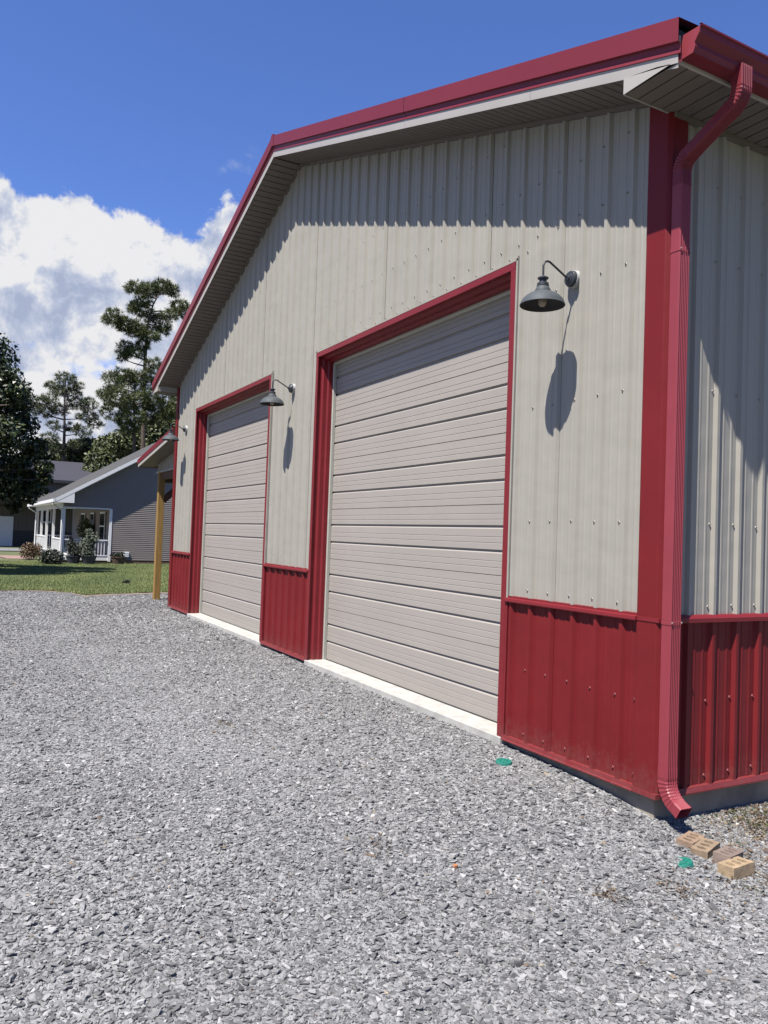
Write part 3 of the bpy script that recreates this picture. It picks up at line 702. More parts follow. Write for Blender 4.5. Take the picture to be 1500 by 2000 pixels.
lrake(lt_y+.021, -.01, -.14, 18, 'roof_deck', roof_dark, LX0, LX1)
MB().box((LX0-.02, lt_y+.03, lz(LX0)-.17), (LX0+.02, 18, lz(LX0)-.01)).build('eave_trim', red_fascia, LT)
b = MB(); pr = profile(LX0+.33, LX1)
b.add([(x, .33-h, z) for x, h in pr for z in (2.85, lz(x)-.155)], [(2*i, 2*i+2, 2*i+3, 2*i+1) for i in range(len(pr)-1)]); b.build('gable_panel', beige, LT)
MB().box((LX0+.30, .30, 2.815), (LX1, .36, 2.85)).build('panel_trim', fas_m, LT)
MB().box((LX0+.34, .34, 2.66), (LX1, .46, 3.1)).build('header_beam', wood_d, LT)
MB().box((LX0+.3, .45, 2.60), (LX0+.52, 17, 2.92)).build('eave_beam', soffit_m, LT)
post = MB(); pxc, pyc = -15.0, .36
post.box((pxc-.07, pyc-.07, -.6), (pxc+.07, pyc+.07, 2.815)); post.build('post', wood_t, LT, bevel=.006)
MB().bar((pxc, pyc+.06, 2.18), (pxc, pyc+.75, 2.84), .09, .14).build('brace', wood_d, LT)
for k in (1, 2, 3): MB().box((pxc-.07, pyc-.07+4.2*k, -.6), (pxc+.07, pyc+.07+4.2*k, 2.7)).build('post', wood_t, LT)
# ------------------------------------------------------------------ barn lamps
def lamp():
    r = thing('barn_lamp', '', 'wall lamp', 'gooseneck barn lamps over the garage doors')
    b = MB(); b.lathe([(.0001, -.018), (.062, -.018), (.062, .02), (.0001, .02)], 32, 'y', (0, -.0, 0)); b.build('mounting_block', white_pvc, r, smooth=True)
    b = MB(); b.lathe([(.0001, -.066), (.018, -.066), (.022, -.052), (.034, -.050), (.037, -.044), (.050, -.042), (.056, -.034), (.058, -.018), (.0001, -.018)], 32, 'y'); b.build('wall_plate', black_m, r, smooth=True)
    path = [(0, -.05, 0), (0, -.075, .006)]
    path += [(0, -.075-.135*t, .006+.07*t) for t in (.2, .4, .6, .8, 1)]
    cx, cz, rr = -.236, .042, .042
    path += [(0, cx+rr*math.cos(A(a)), cz+rr*math.sin(A(a))) for a in (70, 90, 110, 130, 150, 170, 180)]
    path += [(0, cx-rr, .0), (0, cx-rr, -.035)]
    MB().tube(path, .0075, 12).build('gooseneck_arm', black_m, r, smooth=True)
    sy = cx-rr; z0 = -.237
    prof = [(.154, 0), (.157, .004), (.154, .010), (.150, .022), (.140, .042), (.122, .062), (.100, .078), (.075, .090), (.056, .097), (.055, .108), (.048, .122), (.041, .133)]
    inn = [(.039, .131), (.046, .120), (.053, .100), (.074, .087), (.098, .075), (.120, .059), (.137, .040), (.147, .021), (.150, .008), (.154, 0)]
    sh = MB().lathe(prof, 56, 'z', (0, sy, z0)).build('lamp_shade', lampgrey, r, smooth=True)
    MB().lathe(inn, 56, 'z', (0, sy, z0)).build('shade_lining', shade_in, sh, smooth=True)
    MB().lathe([(.041, .130), (.043, .134), (.040, .150), (.040, .158), (.026, .166), (.024, .182), (.033, .186), (.038, .190), (.038, .197), (.012, .203), (.010, .212), (.0001, .212)], 32, 'z', (0, sy, z0)).build('socket_cap', black_m, r, smooth=True)
    MB().lathe([(.014, .125), (.014, .092), (.0001, .09)], 16, 'z', (0, sy, z0)).build('bulb_socket', black_in, r, smooth=True)
    MB().lathe([(.013, .095), (.016, .080), (.029, .050), (.031, .030), (.026, .010), (.014, -.004), (.0001, -.008)], 24, 'z', (0, sy, z0)).build('bulb', bulb_m, r, smooth=True)
    return r
l0 = lamp(); LZ = 3.405
labs = ['grey barn lamp on the beige wall right of the nearest door', 'grey gooseneck lamp on the wall between the two garage doors', 'smallest grey barn lamp at the far left corner of the garage']
for i, (x, z) in enumerate(((-.826, 3.405), (-6.112, 3.408), (-11.49, 3.432))):
    o = l0 if i == 0 else copy_tree(l0)
    o.location = (x, -.022, z); o['label'] = labs[i]
# ------------------------------------------------------------------ bricks, covers and bits on the gravel
def brick_mesh(nm, m, L=.194, Wd=.096, H=.062):
    bm = bmesh.new(); rnd = random.Random(nm)
    holes = [(-.053, 0), (0, 0), (.053, 0)]; hl, hw, ns = .027, .0165, 16
    # slotted cores run across the brick
    def ring(cx, z): return [bm.verts.new((cx+hw*math.cos(2*math.pi*k/ns), hl*math.sin(2*math.pi*k/ns), z)) for k in range(ns)]
    for z in (0, H):
        outer = []
        segs = [(-L/2, -Wd/2), (L/2, -Wd/2), (L/2, Wd/2), (-L/2, Wd/2)]
        for i in range(4):
            a = segs[i]; b_ = segs[(i+1) % 4]
            for t in (0, .25, .5, .75):
                outer.append(bm.verts.new((a[0]+(b_[0]-a[0])*t, a[1]+(b_[1]-a[1])*t, z)))
        oe = [bm.edges.new((outer[i], outer[(i+1) % 16])) for i in range(16)]; rings = []
        for hx, hy in holes:
            rg = ring(hx, z); rings.append(rg); oe += [bm.edges.new((rg[i], rg[(i+1) % ns])) for i in range(ns)]
        bmesh.ops.triangle_fill(bm, use_beauty=True, use_dissolve=False, edges=oe)
        if z == 0: lo = (outer, rings)
        else: hi = (outer, rings)
    for i in range(16): bm.faces.new((lo[0][i], lo[0][(i+1) % 16], hi[0][(i+1) % 16], hi[0][i]))
    for a, b_ in zip(lo[1], hi[1]):
        for i in range(ns): bm.faces.new((a[(i+1) % ns], a[i], b_[i], b_[(i+1) % ns]))
    for v in bm.verts: v.co += Vector((rnd.uniform(-1, 1), rnd.uniform(-1, 1), rnd.uniform(-1, 1)))*.0012
    bmesh.ops.recalc_face_normals(bm, faces=bm.faces)
    me = bpy.data.meshes.new(nm); bm.to_mesh(me); bm.free(); me.materials.append(m); return me
def bmat(n_, c): return mat(n_, c, .92, var=.20, vscale=22, bump=.0025, bscale=90)
b_mats = [bmat('tan_brick_clay', (.26, .175, .115)), bmat('buff_brick_clay', (.25, .18, .115)), bmat('brown_brick_clay', (.195, .145, .115)), bmat('yellow_brick_clay', (.33, .24, .14))]
bl = [((.261, .010), (-.067, .19), -.148, (.05, .03), 'tan cored brick nearest the downspout, first of the four'),
      ((.374, -.001), (-.07, .2), -.150, (.0, -.04), 'buff cored brick second from the downspout, between two others'),
      ((.492, .036), (-.072, .23), -.150, (.05, .09), 'dull brown cored brick lying behind the yellowish one'),
      ((.610, -.049), (-.02, .21), -.152, (-.03, .02), 'yellowish cored brick farthest from the downspout')]
for (c, d, z, tl, lb), m_ in zip(bl, b_mats):
    me = brick_mesh(m_.name.replace('_clay', ''), m_)
    o = bpy.data.objects.new('brick', me); COL.objects.link(o); o.location = (c[0], c[1], z-.062); o.rotation_euler = (tl[0], tl[1], math.atan2(d[1], d[0]))
    tag(o, lb, 'brick', 'loose cored bricks beside the downspout'); 
green = mat('green_plastic_cap', (.012, .17, .125), .5, var=.2, vscale=30)
def cap(x, y, r, z, tilt, lb):
    b = MB(); b.lathe([(r, -.04), (r, -.006), (r*.95, 0), (r*.80, .001), (r*.77, -.004), (r*.2, -.004), (.0001, -.003)], 36)
    for k in range(8):
        a = 6.283*k/8; b.box((r*.5*math.cos(a)-.004, r*.5*math.sin(a)-.004, -.006), (r*.5*math.cos(a)+.004, r*.5*math.sin(a)+.004, .0005))
    o = b.build('valve_cover', green, None, smooth=True); o.location = (x, y, z); o.rotation_euler = tilt
    return tag(o, lb, 'cover', 'round green plastic covers in the gravel')
cap(-1.118, -.285, .058, float(gz(-1.118, -.285))+.020, (.03, .05, 0), 'round green plastic cover lying clear before the red wainscot')
cap(.435, -.275, .064, float(gz(.435, -.275))+.006, (.16, -.16, 0), 'green plastic cover half buried in gravel beside the bricks')
orange = mat('terracotta_shard', (.42, .16, .06), .8, var=.2, vscale=40)
def pebble(x, y, s, m, nm, lb, cat, seed, zoff=.012):
    o = hull(nm, 12, .5, .42, .36, m, seed); COL.objects.link(o); o.location = (x, y, float(gz(x, y))+zoff); o.scale = (s, s, s); return tag(o, lb, cat)
pebble(.06, -1.49, .036, orange, 'clay_shard', 'small orange brown clay shard on grey gravel', 'shard', 51)
redchip = mat('faded_pink_tile', (.42, .22, .17), .8, var=.2, vscale=30)
sh_ = MB(); sh_.prism([(-.06, -.02, 0), (.05, -.035, 0), (.07, .02, 0), (-.02, .035, 0)], (0, 0, .012)); o = sh_.build('tile_fragment', redchip); o.location = (.09, .80, -.235); o.rotation_euler = (.1, -.35, 2.5)
tag(o, 'flat pinkish tile fragment leaning against the foundation side', 'tile')
# pine straw, dead leaves and weeds in the corner
litter_m = mat('dead_leaf_litter', (.20, .12, .06), .9, tone=('INSTANCER', [(0, (.07, .045, .03)), (.5, (.17, .115, .07)), (.8, (.27, .21, .14)), (1, (.06, .10, .02))]))
def flake(nm, l, w, sd_):
    r = random.Random(sd_); b = MB(); b.add([(-l, 0, 0), (0, -w, .006), (l, 0, 0), (0, w, .004)], [(0, 1, 2), (0, 2, 3)])
    me = bpy.data.meshes.new(nm); me.from_pydata([tuple(v) for v in b.v], [], b.f); me.materials.append(litter_m); return bpy.data.objects.new(nm, me)
cl = [(.18, .72, .16, 900, 'm'), (.1, .95, .2, 900, 'm'), (.55, -.93, .04, 60, 'l'), (.63, -.55, .05, 50, 'l'), (.75, .12, .2, 500, 'm'), (-2.9, -1.8, .05, 40, 'l'), (.5, .6, .3, 250, 'm'), (-.25, -1.75, .06, 25, 'l'), (.9, -.4, .3, 120, 'l')]
PP = []; TT = []
for cx, cy, sg, n_, k in cl:
    p = np.stack([rng.normal(cx, sg, n_), rng.normal(cy, sg, n_)], -1); p = p[(p[:, 0] > .01) | (p[:, 1] < 0)]
    PP.append(p); TT.append(rng.choice([rng.uniform(0, .85), 1.0], len(p)) if False else np.where(rng.uniform(0, 1, len(p)) < (.16 if k == 'm' else 0), 1.0, rng.uniform(0, .85, len(p))))
PP = np.concatenate(PP); TT = np.concatenate(TT); m_n = len(PP)
P3 = np.stack([PP[:, 0], PP[:, 1], gz(PP[:, 0], PP[:, 1])+rng.uniform(.006, .018, m_n)], -1); s = rng.uniform(.5, 1.4, m_n)
o = scatter('leaf_litter', P3, np.stack([s]*3, -1), np.stack([rng.normal(0, .4, m_n), rng.normal(0, .4, m_n), rng.uniform(0, 6.28, m_n)], -1), rng.integers(0, 3, m_n), TT, [flake('flake_a', .012, .004, 1), flake('flake_b', .02, .0012, 2), flake('flake_c', .008, .005, 3)])
stuff(o, 'brown mulch, dead leaves and moss in the gravel near the side wall', 'leaf litter')
# ------------------------------------------------------------------ grey house
HX = -39.56; HY = 1.1
siding_m = mat('grey_vinyl_siding', (.225, .196, .172), .65, var=.03, vscale=2)
white = mat('white_house_paint', (.80, .80, .79), .5)
shing = mat('grey_asphalt_shingle', (.058, .057, .053), .95, var=.3, vscale=14, bump=.01, bscale=30)
glass = mat('dark_window_glass', (.02, .025, .03), .08, spec=.8)
brown_f = mat('brown_foundation', (.15, .09, .06), .9, var=.2)
H = thing('grey_house', 'low grey sided house with white railed porch beyond the lawn', 'house', loc=(0, 0, 0))
PY = 3.4; HZ0 = -.2; SLH = .60; EY = .62; EZ = 2.86; RY = 8.6; HEND = -54.5
def hz(y): return EZ+SLH*(y-EY) if y <= RY else EZ+SLH*(2*RY-EY-y)
def siding(x, y0, y1, z0, topf, name='siding', sgn=1):
    b = MB(); z = z0; c = .102
    while True:
        z1 = z+c
        def lim(zz):     # y-range where wall is below the roof at height zz
            ya = y0 if zz <= topf(y0) else EY+(zz-EZ)/SLH+.12
            yb = y1 if zz <= topf(y1) else 2*RY-EY-(zz-EZ)/SLH-.12
            return max(ya, y0), min(yb, y1)
        a, d = lim(z1)
        if d-a < .1 or z > 9: break
        b.add([(x+.03, a, z), (x+.03, d, z), (x, d, z1), (x, a, z1), (x, a, z), (x, d, z)], [(0, 1, 2, 3), (4, 5, 1, 0)]); z = z1
    return b.build(name, siding_m, H)
siding(HX, PY, 16, HZ0, lambda y: hz(y)-.15)
b = MB(); z = 2.44; c = .102
while z < hz(PY)-.15:
    ya = max(HY, EY+(z+c-EZ+.17)/SLH)
    if ya < PY: b.add([(HX+.03, ya, z), (HX+.03, PY, z), (HX, PY, z+c), (HX, ya, z+c), (HX, ya, z), (HX, PY, z)], [(0, 1, 2, 3), (4, 5, 1, 0)])
    z += c
b.build('siding', siding_m, H)
# front wall under the porch, with courses
b = MB(); z = HZ0
while z < 2.5:
    b.add([(HX, PY, z+.102), (HX, PY-.025, z), (HEND, PY-.025, z), (HEND, PY, z+.102)], [(0, 1, 2, 3)]); z += .102
b.box((HEND, PY+.001, -.6), (HX-.02, 16, 2.9)); b.build('front_wall', siding_m, H)
MB().box((HX-.02, PY, -.6), (HX+.006, 16, HZ0)).build('foundation', brown_f, H)
# roof
for s in (1, -1):
    ye = EY if s == 1 else 2*RY-EY
    rf = MB().prism([(HX+.45, ye, EZ), (HX+.45, RY, hz(RY)), (HX+.45, RY, hz(RY)-.12), (HX+.45, ye, EZ-.12)], (HEND-.4-HX-.45, 0, 0)).build('roof', shing, H)
    MB().prism([(HX+.452, ye, EZ-.01), (HX+.452, RY, hz(RY)-.01), (HX+.452, RY, hz(RY)-.20), (HX+.452, ye, EZ-.20)], (.03, 0, 0)).build('rake_board', white, H)
MB().prism([(HX+.44, EY+.02, EZ-.2), (HX+.44, EY+.9, EZ-.2), (HX+.44, EY+.9, hz(EY+.9)-.2)], (.035, 0, 0)).build('cornice_return', white, H)
MB().prism([(HX, EY+.1, EZ-.19), (HX+.44, EY+.1, EZ-.19), (HX+.44, RY, hz(RY)-.20), (HX, RY, hz(RY)-.20)], (0, 0, .02)).build('rake_soffit', white, H)
MB().box((HEND, EY, EZ-.2), (HX+.44, HY+.05, EZ-.17)).build('porch_soffit', white, H)
MB().box((HEND-.3, EY-.10, EZ-.19), (HX+.5, EY, EZ-.03)).build('gutter', white, H)
MB().box((HEND, HY-.05, 2.42), (HX, HY+.09, 2.66)).build('porch_beam', white, H)
MB().box((HX-.06, HY, 2.41), (HX+.03, PY, 2.47)).build('porch_beam', white, H)
MB().box((HX-.06, PY-.06, HZ0-.1), (HX+.05, PY+.07, 2.44)).build('corner_board', white, H)
MB().box((HEND, HY-.05, -.25), (HX, PY, -.10)).build('porch_floor', white, H)
MB().box((HEND, HY+.05, -.6), (HX-.05, PY, -.25)).build('porch_skirt', brown_f, H)
MB().box((HEND, HY, 2.66), (HX, PY, 2.68)).build('porch_ceiling', white, H)
posts_x = [HX-.08, -44.2, -47.8, -51.0, -53.9]
for x in posts_x:
    b = MB(); b.box((x-.065, HY-.04, -.10), (x+.065, HY+.09, 2.42)); 
    b.build('porch_post', white, H)
def rail(a, b_, horizontal=True):
    a = Vector(a); b_ = Vector(b_); r = MB().bar(a+Vector((0, 0, .9)), b_+Vector((0, 0, .9)), .09, .06).build('railing', white, H)
    MB().bar(a+Vector((0, 0, .1)), b_+Vector((0, 0, .1)), .06, .06).build('bottom_rail', white, r)
    n_ = int((b_-a).length/.14); me = None
    for k in range(1, n_):
        p = a+(b_-a)*k/n_
        if me is None: o_ = MB().box((-.018, -.018, .12), (.018, .018, .88)).build('baluster', white, r); me = o_.data; o_.location = p
        else: shared('baluster', me, r, p)
rail((HX-.02, HY+.1, -.1), (HX-.02, PY-.1, -.1))
for a, b_ in zip(posts_x, posts_x[1:]):
    if a != posts_x[1]: rail((a-.07, HY+.02, -.1), (b_+.07, HY+.02, -.1))
rail((HEND+.3, HY+.1, -.1), (HEND+.3, PY-.1, -.1))
for xa, xb in ((-50.2, -48.5), (-46.2, -44.9), (-42.75, -41.1)):
    w = MB().box((xa, PY-.05, .70), (xb, PY-.014, 2.32)).build('window', white, H)
    m1 = .10
    MB().box((xa+m1, PY-.06, .8), (xb-m1, PY-.051, 1.50)).build('pane', glass, w); MB().box((xa+m1, PY-.06, 1.57), (xb-m1, PY-.051, 2.22)).build('pane', glass, w)
    for sx in (xa-.32, xb+.02): MB().box((sx, PY-.045, .72), (sx+.3, PY-.015, 2.3)).build('shutter', mat('dark_red_shutter', (.05, .02, .02), .6), H)
# downspouts
for x in (HX+.06, HEND+.7):
    b = MB().tube([(x, EY-.04, EZ-.15), (x, EY-.04, EZ-.3), (x, HY-.08, EZ-.58), (x, HY-.09, -.22), (x, HY-.35, -.36)], .045, 8); b.build('downspout', white, H)
tag_v = MB().box((HX+.01, 4.12, -.05), (HX+.10, 4.40, .22)).build('vent_cover', white, H)
for k in range(3): MB().box((HX+.10, 4.14, -.03+k*.085), (HX+.115, 4.38, .025+k*.085)).build('louvre', white, tag_v)
# ------------------------------------------------------------------ far shop behind it
S = thing('far_workshop', 'distant tan metal shop with dark grey roof behind the grey house', 'workshop')
tan = mat('tan_shop_steel', (.12, .105, .09), .7, var=.04, vscale=.5); char = mat('charcoal_wainscot_steel', (.03, .03, .034), .6)
grey_roof = mat('slate_grey_metal_roof', (.055, .053, .064), .7, spec=.2, var=.04, vscale=.3)
QX = -66.0
def ribbed(x, y0, y1, z0, z1, m, name, par, pitch=.3):
    b = MB(); y = y0; pts = []
    while y < y1: pts += [(y, 0), (y+.03, .03), (y+.07, .03), (y+.1, 0)]; y += pitch
    b.add([(x+h, y_, z) for y_, h in pts for z in (z0, z1)], [(2*i, 2*i+2, 2*i+3, 2*i+1) for i in range(len(pts)-1)]); b.box((x-.3, y0, z0), (x-.02, y1, z1)); return b.build(name, m, par)
ribbed(QX, -14, 14, .95, 5.15, tan, 'wall', S); ribbed(QX+.002, -14, 14, -.8, .95, char, 'wainscot', S)
MB().prism([(QX+.45, -14.3, 5.15), (QX-8, -14.3, 7.35), (QX-8, -14.3, 7.2), (QX+.45, -14.3, 5.0)], (0, 28.6, 0)).build('roof', grey_roof, S)
MB().prism([(QX-16.5, -14.3, 5.15), (QX-8, -14.3, 7.35), (QX-8, -14.3, 7.2), (QX-16.5, -14.3, 5.0)], (0, 28.6, 0)).build('roof', grey_roof, S)
MB().box((QX+.44, -14.3, 4.93), (QX+.50, 14.3, 5.17)).build('eave_trim', char, S)
MB().prism([(QX+.06, -14, 4.15), (QX+3.2, -14, 3.4), (QX+3.2, -14, 3.28), (QX+.06, -14, 4.03)], (0, 26, 0)).build('porch_roof', shing, S)
dr = MB().box((QX+.03, -2.4, -.30), (QX+.09, .40, 2.05)).build('garage_door', white, S)
MB().box((QX+.02, -2.5, -.36), (QX+.08, .50, -.30)).build('door_sill', char, S)
fw = MB().box((-66.0, 2.45, 1.65), (-65.93, 3.2, 2.7)).build('window', white, S); MB().box((-65.93, 2.55, 1.75), (-65.92, 3.1, 2.6)).build('pane', glass, fw)
# ------------------------------------------------------------------ plants and pots
def leaves(centers, radii, count, size, flat=.9, shell=.55, seed=0, aspect=.6):
    r = np.random.default_rng(seed); C = np.array(centers, float); Rr = np.array(radii, float); vol = Rr.prod(1)**(2/3); pr_ = vol/vol.sum()
    k = r.choice(len(C), count, p=pr_); d = r.normal(size=(count, 3)); d /= np.linalg.norm(d, axis=1)[:, None]
    rad = r.uniform(shell, 1.0, count)**.7*(1+r.normal(0, .07, count)); P = C[k]+d*Rr[k]*rad[:, None]
    nrm = d*.7+r.normal(size=(count, 3))*.75+np.array([0, 0, .25]); nrm /= np.linalg.norm(nrm, axis=1)[:, None]
    t = np.cross(nrm, r.normal(size=(count, 3))); t /= np.linalg.norm(t, axis=1)[:, None]; bb = np.cross(nrm, t)
    s = size*r.uniform(.6, 1.35, count)[:, None]
    V = np.stack([P-t*s, P-bb*s*aspect, P+t*s, P+bb*s*aspect], 1).reshape(-1, 3)
    return V, count, r.uniform(0, 1, count)
def leaf_object(name, m, parent, V, cnt, tone):
    me = bpy.data.meshes.new(name); me.vertices.add(len(V)); me.vertices.foreach_set('co', V.astype(np.float32).ravel())
    me.loops.add(cnt*4); me.polygons.add(cnt); me.loops.foreach_set('vertex_index', np.arange(cnt*4, dtype=np.int32))
    me.polygons.foreach_set('loop_start', np.arange(0, cnt*4, 4, dtype=np.int32)); me.polygons.foreach_set('loop_total', np.full(cnt, 4, np.int32))
    a = me.attributes.new('tone', 'FLOAT', 'FACE'); a.data.foreach_set('value', tone.astype(np.float32)); me.update(); me.validate(); me.materials.append(m)
    o = bpy.data.objects.new(name, me); COL.objects.link(o); o.parent = parent; return o
def leafmat(nm, a, b, c, rough=.5, trans=.0):
    m = mat(nm, b, rough, spec=.35, tone=('GEOMETRY', [(0, a), (.6, b), (1, c)])); return m
oak_m = leafmat('glossy_oak_leaf', (.013, .022, .007), (.030, .046, .014), (.075, .092, .032), .42)
wood_leaf = leafmat('broad_leaf', (.026, .038, .012), (.065, .082, .026), (.15, .16, .06), .5)
pine_m = leafmat('pine_needle', (.034, .050, .014), (.080, .105, .028), (.17, .18, .055), .6)
pine_l = leafmat('pale_pine_needle', (.045, .062, .025), (.095, .115, .045), (.18, .19, .09), .6)
bark = mat('pine_bark', (.10, .075, .06), .95, var=.35, vscale=5, bump=.03, bscale=12)
def needles(pads, per, size, seed):
    """pads: (cx,cy,cz,rx,ry,rz); returns long thin blades in star shaped tufts"""
    r = np.random.default_rng(seed); Vs = []; T = []
    for p in pads:
        c = np.array(p[:3]); R = np.array(p[3:]); nt_ = max(6, int(per*(R[0]*R[1]*R[2])**(2/3)))
        d = r.normal(size=(nt_, 3)); d /= np.linalg.norm(d, axis=1)[:, None]; P = c+d*R*(r.uniform(.25, 1, nt_)**.5)[:, None]
        tt = r.uniform(0, 1, nt_); nb = 20
        D = r.normal(size=(nt_, nb, 3)); D[..., 2] += .35; D += (d*.6)[:, None]; D /= np.linalg.norm(D, axis=2)[..., None]
        Lg = size*r.uniform(.6, 1.2, (nt_, nb, 1)); S_ = np.cross(D, r.normal(size=(nt_, nb, 3))); S_ /= np.linalg.norm(S_, axis=2)[..., None]
        w = size*.052; A_ = P[:, None]+D*0; B_ = A_+D*Lg
        V = np.stack([A_-S_*w, A_+S_*w, B_+S_*w*.5, B_-S_*w*.5], 2).reshape(-1, 3); Vs.append(V); T.append(np.clip(np.repeat(tt, nb)*.7+r.uniform(0, .3, nt_*nb), 0, 1))
    V = np.concatenate(Vs); return V, len(V)//4, np.concatenate(T)
def at(px, py, x): return on_x(px, py, x)
def crown_tree(name, label, cat, x, trunk_px, blobs, count, size, m, group=None, seed=1, base_z=-.5, shell=.5):
    """blobs: (px,py,rpx) read at distance x; depth radius follows the width"""
    t = thing(name, label, cat, group); C = []; R = []; rnd = random.Random(seed)
    s = (CAM.x-x)/FPX/.9
    for px, py, r in blobs:
        p = at(px, py, x+rnd.uniform(-1.5, 1.5)); C.append(tuple(p)); R.append((r*s*.95, r*s, r*s*.9))
    V, n_, T = leaves(C, R, count, size, seed=seed, shell=shell); leaf_object('crown', m, t, V, n_, T)
    base = at(trunk_px, 1000, x); tw = .16+.012*abs(s*100)
    topc = max(C, key=lambda c: c[2]); midc = Vector(np.mean(np.array(C), 0))
    MB().tube([(base.x, base.y, base_z), (base.x, base.y, base_z+(midc.z-base_z)*.5), tuple(midc), ((midc.x+topc[0])/2, (midc.y+topc[1])/2, topc[2])], [tw*1.3, tw, tw*.6, tw*.15], 8).build('trunk', bark, t)
    br = MB()
    for c in C: br.tube([(base.x, base.y, base_z+(c[2]-base_z)*rnd.uniform(.45, .7)), tuple((Vector(c)+Vector((base.x, base.y, c[2]-1)))/2), c], [tw*.35, tw*.25, tw*.1], 5)
    br.build('limb', bark, t); return t
def pine(name, label, x, base, top, pads, per, size, m, seed, tw, dead=()):
    t = thing(name, label, 'pine tree', 'pine trees behind the house'); s = (CAM.x-x)/FPX/.9; rnd = random.Random(seed)
    pw = []
    path = [at(*p, x) for p in [base]+list(top)]; path[0].z = -.8
    n_ = len(path); MB().tube([tuple(p) for p in path], [tw*(1-.85*i/(n_-1)) for i in range(n_)], 9).build('trunk', bark, t)
    lb = MB()
    for k, (px, py, rx, ry) in enumerate(pads):
        p = at(px, py, x+rnd.uniform(-1.6, 1.6)*rx/30); pw.append((p.x, p.y, p.z, rx*s*.9, rx*s, ry*s))
        # limb grows out of the trunk a little lower than its pad
        zt = p.z-abs((p-path[0]).y)*.12-ry*s*.7; q = path[0]
        for a, b_ in zip(path, path[1:]):
            if a.z <= zt <= b_.z: q = a+(b_-a)*((zt-a.z)/(b_.z-a.z))
        if q is path[0]: q = path[-1] if zt > path[-1].z else q
        md = (q+p)/2+Vector((0, 0, -ry*s*.25)); lb.tube([tuple(q), tuple(md), tuple(p+Vector((0, 0, -ry*s*.2)))], [tw*.30, tw*.2, tw*.07], 6)
        for _ in range(5):
            a = Vector((rnd.uniform(-1, 1)*rx*s, rnd.uniform(-1, 1)*rx*s, rnd.uniform(-.4, .7)*ry*s)); lb.tube([tuple(md*.4+p*.6), tuple(p+a*.85)], [tw*.10, tw*.03], 4)
    for (a, b_) in dead: lb.tube([tuple(at(*a, x)), tuple(at(*b_, x))], [tw*.12, tw*.03], 4)
    lb.build('limb', bark, t); V, c_, T = needles(pw, per, size, seed); leaf_object('crown', m, t, V, c_, T); return t
pine('pine_tree', 'tall slender dark pine with gaps, highest tree beside the garage roof', -70, (276, 1000), [(279, 880), (281, 780), (284, 690), (288, 640), (299, 595), (312, 572)],
     [(268, 563, 22, 11), (292, 568, 22, 12), (318, 560, 22, 12), (338, 568, 11, 12), (280, 588, 16, 8), (222, 620, 20, 15), (246, 634, 20, 13), (268, 640, 18, 14), (275, 606, 22, 12), (262, 598, 12, 8), (308, 630, 24, 13), (330, 615, 16, 9), (350, 600, 18, 12), (362, 612, 14, 12), (318, 645, 14, 8), (292, 655, 20, 8), (262, 650, 14, 8), (245, 682, 16, 14), (262, 688, 18, 10), (278, 675, 13, 12), (240, 700, 8, 6), (302, 662, 8, 6)],
     125, .34, pine_m, 5, .26, dead=(((284, 698), (262, 720)), ((285, 672), (300, 672))))
pine('pine_tree', 'bushy dark pine low beside the tall pine trunk', -66, (262, 1000), [(262, 900), (262, 810), (262, 740)],
     [(222, 745, 20, 14), (245, 735, 24, 14), (268, 745, 20, 16), (300, 735, 22, 14), (322, 745, 20, 14), (300, 712, 16, 10), (205, 768, 14, 12), (232, 775, 28, 18), (265, 785, 28, 18), (298, 775, 22, 18), (325, 775, 20, 18), (225, 805, 24, 16), (255, 815, 26, 18), (300, 810, 22, 18), (335, 800, 18, 18), (250, 836, 20, 10), (320, 812, 16, 14)],
     95, .36, pine_m, 9, .22)
pine('pine_tree', 'open crowned pale pine with rounded top behind the metal shop', -78, (124, 1000), [(124, 900), (126, 840), (126, 780), (128, 745)],
     [(128, 740, 18, 11), (105, 752, 14, 9), (148, 754, 14, 10), (118, 762, 18, 9), (140, 770, 16, 10), (78, 786, 16, 10), (98, 780, 16, 10), (150, 788, 20, 10), (172, 790, 16, 12), (70, 800, 12, 10), (92, 806, 16, 9), (118, 800, 16, 9), (168, 812, 18, 10), (186, 826, 14, 12), (105, 832, 12, 8), (140, 835, 14, 8), (160, 842, 16, 9), (98, 858, 16, 10), (112, 880, 12, 8), (150, 868, 14, 8)],
     85, .33, pine_l, 13, .22)
WG = 'broadleaf trees behind the house'
crown_tree('broadleaf_tree', 'broad leafy tree directly behind the house roof ridge', 'tree', -72, 225, [(215, 880, 30), (245, 870, 32), (200, 905, 28), (235, 905, 36), (262, 898, 30), (190, 935, 30), (240, 940, 34)], 34000, .15, wood_leaf, WG, 21)
crown_tree('broadleaf_tree', 'shady broadleaf tree behind the eave of the garage', 'tree', -76, 315, [(300, 850, 30), (325, 835, 32), (345, 820, 30), (285, 880, 30), (320, 880, 34), (350, 870, 30), (300, 915, 34), (340, 910, 30)], 34000, .15, wood_leaf, WG, 22)
crown_tree('broadleaf_tree', 'small olive tree between the pale pine and the leafy tree', 'tree', -82, 165, [(150, 885, 24), (172, 880, 24), (140, 905, 26), (168, 915, 28), (150, 940, 30), (195, 890, 20)], 24000, .15, wood_leaf, WG, 23)
crown_tree('broadleaf_tree', 'low dark tree behind the oak and the metal shop', 'tree', -84, 95, [(95, 900, 26), (75, 885, 24), (110, 885, 20), (60, 920, 30), (100, 925, 28), (120, 915, 22)], 24000, .16, leafmat('shaded_leaf', (.02, .03, .012), (.04, .055, .02), (.08, .10, .04)), WG, 24)
